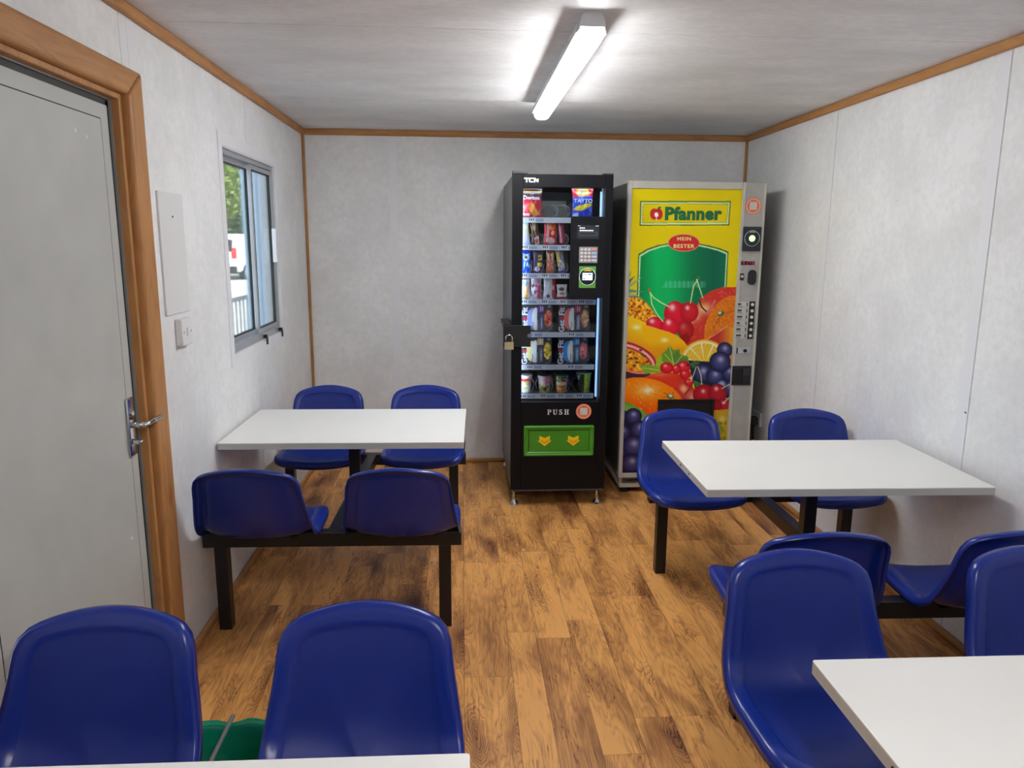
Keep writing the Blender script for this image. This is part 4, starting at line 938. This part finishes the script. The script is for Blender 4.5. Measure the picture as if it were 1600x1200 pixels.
# second shelf
product('snack_packet', wrap('snack_packet', .046, .135, .022, art((226, 226, 236), ('p', [(0, .4), (.6, .3), (1, .9), (0, 1)], (176, 176, 224)), ('p', [(.6, .3), (1, .2), (1, .9)], (220, 214, 120)), ('r', .1, .05, .8, .25, (240, 242, 246)))), .092, z1[1], 'white and lilac packet at the end of the second shelf', 'snack', G, tilt=-.1)
product('chocolate_bar', wrap('chocolate_bar', .050, .138, .022, art((70, 38, 28), ('p', [(.2, .0), (.7, .0), (.6, .35), (.3, .4)], (190, 160, 110)), ('p', [(.3, .7), (.9, .6), (.9, .95), (.4, 1)], (222, 200, 190)), ('e', .6, .82, .22, .1, (200, 40, 50)), ('l', [(.3, .1), (.7, .9)], .06, (206, 180, 130)))), .150, z1[1], 'brown chocolate bar with cream swirl leaning on the second shelf', 'chocolate bar', G, tilt=-.12)
o = product('sweet_bag', wrap('sweet_bag', .078, .140, .036, art((206, 20, 30), ('e', .6, .22, .3, .16, (236, 130, 60)), ('e', .7, .5, .18, .1, (240, 150, 80)), ('e', .5, .82, .36, .14, (226, 180, 180)), ('n', 9, .12, 1.1, (236, 60, 60)))), .230, z1[1], 'bright red sweet bag with upright white lettering on the second shelf', 'sweets', G)
text('lettering', 'Maltesers', .027, (-.018, -.0195, .075), -90, M_LET, o, depth=.0002, bold=.0002)
product('chocolate_bar', wrap('chocolate_bar', .044, .130, .02, art((120, 20, 40), ('r', .15, .08, .75, .9, (190, 60, 84)), ('l', [(.3, .1), (.4, .85)], .16, (240, 214, 220)), ('r', 0, .9, 1, 1, (40, 40, 80)))), .301, z1[1], 'dark red chocolate bar leaning beside the control panel on the second shelf', 'chocolate bar', G, tilt=-.1)
# third shelf
product('chocolate_bag', wrap('chocolate_bag', .052, .130, .026, art((30, 80, 220), ('e', .5, .3, .4, .13, (200, 220, 250)), ('e', .4, .3, .2, .08, (90, 60, 40)), ('n', 12, .13, .5, (150, 200, 250)), ('r', 0, 0, 1, .12, (20, 60, 190)))), .092, z1[2], 'blue packet with pale swirls at the end of the third shelf', 'chocolate', G)
product('chocolate_bar', wrap('chocolate_bar', .060, .134, .022, art((50, 34, 70), ('r', .5, .22, .92, .44, (230, 210, 70)), ('r', .4, .55, .9, .72, (226, 206, 60)), ('p', [(.5, .3), (.9, .27), (.6, .4)], (60, 40, 60)), ('e', .4, .82, .3, .1, (214, 196, 224)), ('n', 14, .12, 1, (120, 90, 150)))), .161, z1[2], 'dark purple bar with yellow lettering blocks on the third shelf', 'chocolate bar', G)
product('chocolate_bar', wrap('chocolate_bar', .050, .130, .022, art((172, 92, 44), ('r', .15, .12, .85, .42, (226, 190, 160)), ('r', .35, .14, .6, .4, (150, 70, 30)), ('r', .2, .5, .85, .9, (206, 110, 84)), ('n', 17, .1, .8, (250, 220, 200)))), .233, z1[2], 'orange brown bar with cream print on the third shelf', 'chocolate bar', G)
product('chocolate_bar', wrap('chocolate_bar', .046, .140, .022, art((150, 146, 150), ('r', 0, .1, .4, .7, (220, 190, 70)), ('n', 19, .12, .4, (230, 228, 226)), ('n', 20, .13, 1.0, (80, 60, 50)), ('r', 0, .88, 1, 1, (90, 84, 150)))), .304, z1[2], 'silver and yellow bar leaning beside the control panel on the third shelf', 'chocolate bar', G, tilt=-.16)
# fourth shelf
product('snack_packet', wrap('snack_packet', .058, .128, .028, art((224, 228, 232), ('p', [(.3, .5), (.9, .35), (.8, .95), (.4, 1)], (230, 170, 90)), ('r', .2, .0, 1, .1, (200, 60, 60)), ('e', .5, .3, .4, .12, (160, 190, 230)), ('n', 22, .12, 1, (250, 250, 250)))), .091, z1[3], 'white and orange packet at the end of the fourth shelf', 'snack', G, tilt=-.05)
product('snack_packet', wrap('snack_packet', .066, .138, .026, art((206, 200, 206), ('n', 24, .14, .2, (226, 150, 176)), ('n', 25, .11, .9, (70, 40, 50)), ('p', [(.6, .4), (.95, .4), (.95, .95), (.6, .95)], (214, 70, 110)), ('r', 0, .0, .3, .2, (240, 240, 244)))), .152, z1[3], 'white and pink packet on the fourth shelf', 'snack', G)
product('snack_packet', wrap('snack_packet', .076, .138, .028, art((196, 196, 196), ('r', .72, 0, 1, 1, (190, 40, 60)), ('p', [(.0, .7), (.4, .55), (.7, .7), (.7, 1), (0, 1)], (214, 206, 220)), ('e', .4, .86, .14, .07, (60, 70, 70)), ('n', 27, .14, 1, (240, 240, 240)))), .231, z1[3], 'silver and red packet on the fourth shelf', 'snack', G)
product('sweet_bag', wrap('sweet_bag', .062, .088, .030, art((226, 224, 220), ('r', 0, .82, 1, 1, (206, 40, 44)), ('e', .45, .32, .3, .12, (96, 50, 40)), ('e', .5, .6, .3, .07, (150, 130, 120)))), .304, z1[3], 'small white bag with red foot beside the control panel on the fourth shelf', 'sweets', G)
# Get Fit meal boxes
def meal_box(x, r, cL, cT, food, cM, label):
    B = empty('meal_box', (AX+x, AY+.112, z1[r]), label, 'meal box', group='boxed meals in the vending machine')
    w_, h_ = .180, .160
    c = Canvas(0, 0, 1, 1, 110, (56, 58, 66))
    c.ell(.36, .52, .21, .40, cL); c.ell(.45, .52, .13, .42, tuple(min(255, q+30) for q in food) if food[0] > 200 and food[1] > 190 else (236, 240, 236)); c.poly([(.5, 0), (1, 0), (1, 1), (.5, 1)], (56, 58, 66))
    c.poly([(.52, .02), (.73, .02), (.73, .27), (.5, .27)], cT); c.poly([(.60, .05), (.63, .05), (.63, .24), (.60, .24)], (240, 236, 244)); c.poly([(.66, .06), (.69, .06), (.69, .22), (.66, .22)], (240, 236, 244))
    mk = (c.mask_ell(.86, .5, .13, .33)[2] < 1).astype(float); c.put(mk, food); n_ = c.noise(np.random.default_rng(r*7+int(x*100)), .06, 1); c.put(mk*(n_ > .4), tuple(min(255, q+50) for q in food)); c.put(mk*(n_ < -.7), tuple(q*.6 for q in food))
    c.poly([(.58, .42), (.70, .36), (.70, .92), (.58, .92)], cM); c.poly([(.505, .55), (.53, .55), (.53, .95), (.505, .95)], (236, 236, 230))
    for q in range(5): c.poly([(.64, .5+q*.07), (.66, .5+q*.07), (.66, .54+q*.07), (.64, .54+q*.07)], (230, 235, 240))
    c.poly([(.84, .03), (.95, .03), (.95, .10), (.84, .10)], (150, 156, 164)); c.line([(.25, .85), (.5, 1)], .015, (120, 124, 134)); c.line([(.75, 1), (1, .8)], .015, (120, 124, 134))
    U_, V_ = np.meshgrid(np.linspace(0, 1, 80), np.linspace(0, 1, 70)); P = np.zeros((70, 80, 3)); P[..., 0] = (U_-.5)*w_; P[..., 1] = -.0004; P[..., 2] = h_*(1-V_)
    pf = link('box_front', grid_mesh('box_front', 80, 70, P, c.sample(U_*.999, V_*.999)), M_FOIL, B)
    box('carton', (-w_/2, 0, 0, w_/2, .042, h_), mat('carton_charcoal', (52, 54, 60), .5), B, .001, 1)
    text('lettering', 'Get', .046, (-w_/2+.017, -.0009, .035), -90, M_LET, B, bold=.0012, depth=.0003)
    text('lettering', 'Fit', .046, (-w_/2+.017, -.0009, .122), -90, M_LET, B, bold=.0012, depth=.0003)
    bm = bmesh.new(); aprism(bm, [(-w_/2+.006, .074), (-w_/2+.012, .07), (-w_/2+.030, .078), (-w_/2+.030, .086), (-w_/2+.018, .084), (-w_/2+.010, .094), (-w_/2+.006, .090)], FRONT, -.0012, -.0004); obj('box_emblem', bm, mat('emblem_red', (206, 40, 52), .4), B)
meal_box(.160, 4, (150, 160, 214), (120, 50, 150), (200, 84, 56), (96, 96, 130), 'charcoal meal box with purple tab on the upper box shelf')
meal_box(.380, 4, (236, 110, 100), (206, 50, 90), (236, 160, 104), (150, 140, 180), 'charcoal meal box with pink tab on the upper box shelf')
meal_box(.160, 5, (240, 226, 150), (206, 176, 120), (206, 170, 50), (110, 110, 110), 'charcoal meal box with gold tab behind the lock bracket')
meal_box(.377, 5, (60, 150, 226), (50, 150, 220), (222, 96, 100), (70, 140, 200), 'charcoal meal box with blue tab on the lower box shelf')
# noodle pots
def pot(x, rad, h, artf, lidc, label, lidm='lid'):
    B = empty('noodle_pot', (AX+x, AY+.150, z1[6]), label, 'noodle pot', group='noodle pots on the bottom shelf')
    c = Canvas(0, 0, 1, 1, 64, (230, 230, 226)); artf(c)
    nu, nv = 65, 30; U_, V_ = np.meshgrid(np.linspace(0, 1, nu), np.linspace(0, 1, nv)); a = (U_-.5)*2*math.pi
    R_z = rad*(1-.24*V_); P = np.stack([R_z*np.sin(a), -R_z*np.cos(a), h*(1-V_)], -1)
    q = np.abs((U_-.5)*2); fr_ = np.where(U_ < .5, .5-q, .5+q); fr_ = np.clip(.5+(U_-.5)*2.2, 0, .999)
    me = grid_mesh('cup', nu, nv, P, c.sample(fr_, V_*.999)); [setattr(p, 'use_smooth', True) for p in me.polygons]
    link('cup', me, M_FOIL, B)
    bm = bmesh.new(); acyl(bm, (0, 0, h), (0, 0, h+.003), rad+.003, rad+.003, 32); acyl(bm, (0, 0, h+.0032), (0, 0, h+.0045), rad+.001, rad-.002, 32); obj('lid', bm, mat('lid_%d_%d_%d' % lidc, lidc, .3), B)
    bm = bmesh.new(); acyl(bm, (0, 0, 0), (0, 0, .002), rad*.75, n=24); obj('cup_base', bm, M_WHITE, B)
pot(.097, .039, .104, art((232, 226, 220), ('r', .2, .16, .95, .34, (206, 30, 60)), ('r', 0, .38, 1, .55, (226, 176, 190)), ('n', 31, .12, .2, (196, 200, 110)), ('r', 0, 0, 1, .12, (240, 238, 236))), (226, 230, 228), 'white noodle pot with red band at the end of the bottom shelf')
pot(.2135, .042, .102, art((200, 170, 186), ('r', .5, .0, 1, .5, (206, 120, 160)), ('r', 0, .55, 1, 1, (150, 140, 84)), ('n', 33, .12, .6, (214, 210, 150)), ('e', .5, .78, .12, .14, (70, 60, 34))), (32, 96, 66), 'pink noodle pot with green lid on the bottom shelf')
pot(.315, .042, .102, art((120, 72, 50), ('r', .2, .12, .5, .3, (60, 170, 90)), ('r', .1, .36, .95, .56, (226, 214, 214)), ('r', 0, .56, 1, 1, (206, 120, 56)), ('n', 36, .11, .6, (236, 180, 110)), ('r', .85, 0, 1, 1, (236, 226, 216))), (40, 130, 74), 'brown noodle pot with green lid on the bottom shelf')
pot(.452, .046, .115, art((170, 216, 40), ('r', 0, 0, .48, 1, (40, 50, 30)), ('r', .8, 0, 1, 1, (214, 240, 190)), ('p', [(.12, .08), (.3, .08), (.2, .25), (.3, .3), (.1, .3)], (220, 226, 210)), ('n', 38, .14, 1.1, (150, 160, 80)), ('l', [(.5, .9), (.75, .75)], .03, (40, 60, 20))), (226, 240, 214), 'lime green and black noodle pot on the bottom shelf')
# ------------------------------------------------------------------ green tub with rod, scraps
tub = empty('storage_tub', (-.63, 1.83, 0), 'glossy dark green plastic tub with wavy rim on the floor behind the blue seats', 'tub')
M_TUB = mat('green_tub_plastic', (8, 138, 104), .16, spec=.6, bump=.5, bscale=30, var=.25, vscale=12)
bm = bmesh.new(); N_ = 64; rg2 = random.Random(2)
def tubring(hx_, hy_, z, wob, r=.05):
    out = []
    for i in range(N_):
        a = 2*math.pi*i/N_; c, s = math.cos(a), math.sin(a); k = (abs(c)**6+abs(s)**6)**(-1/6)
        j = math.sin(a*9+1)*.6+math.sin(a*17)*.4
        out.append(bm.verts.new((c*k*hx_+wob*j*.4, s*k*hy_+wob*math.sin(a*13+.5)*.5, z+wob*j)))
    return out
tr = [tubring(.17, .115, .002, 0), tubring(.19, .135, .12, .002), tubring(.20, .145, .195, .003), tubring(.218, .162, .200, .006), tubring(.222, .166, .188, .007), tubring(.216, .160, .194, .006), tubring(.196, .141, .192, .003), tubring(.186, .131, .12, .004), tubring(.166, .111, .008, .0)]
for A, B in zip(tr, tr[1:]):
    for i in range(N_): bm.faces.new((A[i], A[(i+1) % N_], B[(i+1) % N_], B[i]))
bm.faces.new(tr[0][::-1]); bm.faces.new(tr[-1]); obj('tub_shell', bm, M_TUB, tub, True)
bm = bmesh.new(); gy = 14; gv = [[bm.verts.new((-.15+.30*i/gy, -.10+.20*j/gy, .03+.03*math.sin(i*1.3+j*.7)*math.sin(j*1.1)+rg2.uniform(-.012, .012))) for i in range(gy+1)] for j in range(gy+1)]
for j in range(gy):
    for i in range(gy): bm.faces.new((gv[j][i], gv[j][i+1], gv[j+1][i+1], gv[j+1][i]))
obj('crumpled_liner', bm, M_TUB, tub, True)
rod = cyl('grey_rod', (-.675, 1.60, .209), (-.675, 2.0, .209), .0065, mat('rod_grey', (104, 108, 112), .5))
tag(rod, 'thin grey rod lying across the green tub', 'rod')
for x, y, s in ((.22, 4.50, .010), (.31, 3.62, .007)):
    bm = bmesh.new(); bmesh.ops.create_icosphere(bm, subdivisions=1, radius=s); [setattr(v, 'co', Vector((v.co.x*1.2, v.co.y, v.co.z*.6+s*.5))) for v in bm.verts]
    o = obj('paper_scrap', bm, M_WHITE); o.location = (x, y, 0); tag(o, 'tiny white scrap on the floor beside the snack machine' if y > 4 else 'tiny white scrap in the middle of the floor', 'scrap', 'white scraps on the floor')
# ------------------------------------------------------------------ outside the window
GZ = -.15
gr = box('ground', (-60, -10, GZ-.3, XL-.09, 80, GZ), mat('pale_concrete', (206, 202, 196), .8, var=.12, vscale=.6)); tag(gr, 'pale sunlit concrete yard outside the window', 'ground', kind='structure')
shl = empty('window_shutter', (XL-.084, 4.46, 1.0), 'pale blue steel shutter leaf folded open outside the window', 'shutter', math.radians(-61+90+90))
shl.rotation_euler = (0, 0, math.atan2(.877, -.48))
M_SH = mat('pale_blue_steel', (196, 214, 228), .5)
box('shutter_leaf', (0, 0, 0, .45, .006, 1.08), M_SH, shl)
box('shutter_rib', [(.06, .006, 0, .10, .02, 1.08), (.34, .006, 0, .38, .02, 1.08)], M_SH, shl, .003)
bm = bmesh.new(); acyl(bm, (.22, .028, .08), (.22, .028, 1.0), .011, n=12); obj('locking_bar', bm, mat('bar_grey_blue', (150, 168, 182), .45), shl)
for z in (.14, .86): box('bar_bracket', (.19, .006, z, .25, .045, z+.09), M_SH, shl, .003)
rl = empty('railing', (-2.42, 7.3, GZ), 'grey metal railing standing on the yard outside the window', 'railing')
M_RAIL = mat('railing_grey', (120, 124, 126), .5)
box('top_rail', (-.02, 0, 1.08, .02, 2.6, 1.12), M_RAIL, rl); box('bottom_rail', (-.015, 0, .1, .015, 2.6, .13), M_RAIL, rl)
for k in range(19): box('bar', (-.008, .02+k*.14, .13, .008, .036+k*.14, 1.08), M_RAIL, rl)
for y in (0, 2.6): box('post', (-.025, y-.025, 0, .025, y+.025, 1.1), M_RAIL, rl)
# van
van = empty('van', (-10.2, 36.0, GZ), 'white van with red tail light parked across the yard', 'van', math.radians(-12))
M_VANW = mat('van_white', (232, 234, 236), .3); M_VANG = mat('van_glass', (40, 50, 58), .1); M_TYRE = mat('tyre', (28, 28, 30), .7)
bm = bmesh.new(); aprism(bm, [(-2.3, .35), (-2.32, 1.2), (-2.15, 1.92), (-1.9, 2.0), (.9, 2.0), (1.3, 1.85), (1.95, 1.15), (2.5, 1.0), (2.6, .8), (2.6, .35)], lambda a, b, d: (d, a, b), -.92, .92)
bmesh.ops.bevel(bm, geom=bm.edges[:], offset=.06, segments=2, affect='EDGES'); obj('van_body', bm, M_VANW, van)
box('rear_window', (-.7, -2.33, 1.25, .7, -2.2, 1.75), M_VANG, van, .02)
for s in (-1, 1):
    box('side_window', (min(s*.90, s*.935), .2, 1.2, max(s*.90, s*.935), 1.2, 1.75), M_VANG, van, .01)
    box('tail_light', (s*.80-.09, -2.37, .95, s*.80+.09, -2.25, 1.40), mat('tail_red', (214, 30, 44), .3), van, .02)
    for y in (-1.5, 1.65):
        bm = bmesh.new(); acyl(bm, (s*.72, y, .34), (s*.95, y, .34), .34, n=24); wh = obj('wheel', bm, M_TYRE, van)
        bm = bmesh.new(); acyl(bm, (s*.95, y, .34), (s*.965, y, .34), .2, .16, n=18); obj('hub', bm, M_ALU, wh)
box('bumper', (-.9, -2.42, .35, .9, -2.28, .6), M_TYRE, van, .03)
# trees and hedge
def leaves(name, blobs, n, size, mats, parent, seed):
    rg = np.random.default_rng(seed); C = []
    tot = sum(b[3]*b[4]*b[5] for b in blobs)
    for bx, by, bz, rx, ry, rz in blobs:
        k = int(n*rx*ry*rz/tot); d = rg.normal(size=(k, 3)); d /= np.linalg.norm(d, axis=1)[:, None]; d *= (rg.uniform(.55, 1.05, k))[:, None]
        C.append(d*(rx, ry, rz)+(bx, by, bz))
    C = np.concatenate(C); k = len(C); A = rg.normal(size=(k, 3)); A /= np.linalg.norm(A, axis=1)[:, None]; B = np.cross(A, rg.normal(size=(k, 3))); B /= np.linalg.norm(B, axis=1)[:, None]
    s = size*rg.uniform(.6, 1.4, k)[:, None]; V = np.stack([C-A*s, C+B*s*.45, C+A*s, C-B*s*.45], 1).reshape(-1, 3)
    me = bpy.data.meshes.new(name); me.from_pydata(V.tolist(), [], (np.arange(k*4).reshape(-1, 4)).tolist()); o = link(name, me, mats, parent); o['kind'] = 'stuff'; return o
def leafmat(name, a, b):
    M = mat(name, a, .55, var=.35, vscale=1.2); t = M.node_tree; p = t.nodes['Principled BSDF']
    tr_ = t.nodes.new('ShaderNodeBsdfTranslucent'); tr_.inputs[0].default_value = (*lin(b), 1); mx = t.nodes.new('ShaderNodeMixShader'); mx.inputs[0].default_value = .35
    t.links.new(p.outputs[0], mx.inputs[1]); t.links.new(tr_.outputs[0], mx.inputs[2]); t.links.new(mx.outputs[0], t.nodes['Material Output'].inputs[0]); return M
M_LF1 = leafmat('leaf_light_green', (168, 190, 110), (196, 214, 120)); M_LF2 = leafmat('leaf_dark_green', (74, 104, 62), (90, 130, 60)); M_BARK = mat('bark', (84, 70, 56), .8)
def tree(x, y, h, blobs, n, size, lm, label, seed):
    t = empty('tree', (x, y, GZ), label, 'tree', group='trees beyond the yard')
    bm = bmesh.new(); atube(bm, [(0, 0, -.05), (.05, 0, h*.3), (-.05, .1, h*.6), (.1, 0, h*.85)], [.22, .18, .13, .05], 8); obj('trunk', bm, M_BARK, t)
    leaves('foliage', blobs, n, size, lm, t, seed)
tree(-13.2, 46, 9, [(0, 0, 6.2, 2.6, 2.4, 2.6), (-1.2, -.5, 4.4, 2.0, 2.0, 1.6), (1.3, 0, 7.4, 1.8, 1.8, 1.6)], 9000, .17, M_LF1, 'tall tree with light green crown beyond the yard', 1)
tree(-15.4, 58, 9, [(0, 0, 5.4, 3.0, 2.6, 3.8), (1.8, 0, 3.4, 2.4, 2.2, 2.4), (-2.2, 0, 3.0, 2.4, 2.0, 2.2)], 14000, .20, M_LF2, 'dark green tree beyond the white van', 2)
for k_, (x_, lb_) in enumerate(((-20.5, 'dark green tree next to the light green one'), (-27, 'dark green tree two along from the light green one'), (-33.5, 'dark green tree farthest from the white van'))):
    tree(x_, 46+k_*.6, 9, [(0, 0, 5.0, 2.7, 2.4, 3.8), (.9, 0, 2.8, 2.0, 2.0, 2.4), (-.9, 0, 2.4, 2.0, 1.9, 2.2)], 9000, .20, M_LF2, lb_, 5+k_)
hd = empty('hedge', (-12.2, 40.6, GZ), 'low dark green hedge behind the white van', 'hedge')
leaves('foliage', [(-20+k*1.6, .3*math.sin(k), 1.3, 1.3, .9, 1.6) for k in range(17)], 30000, .15, M_LF2, hd, 4)
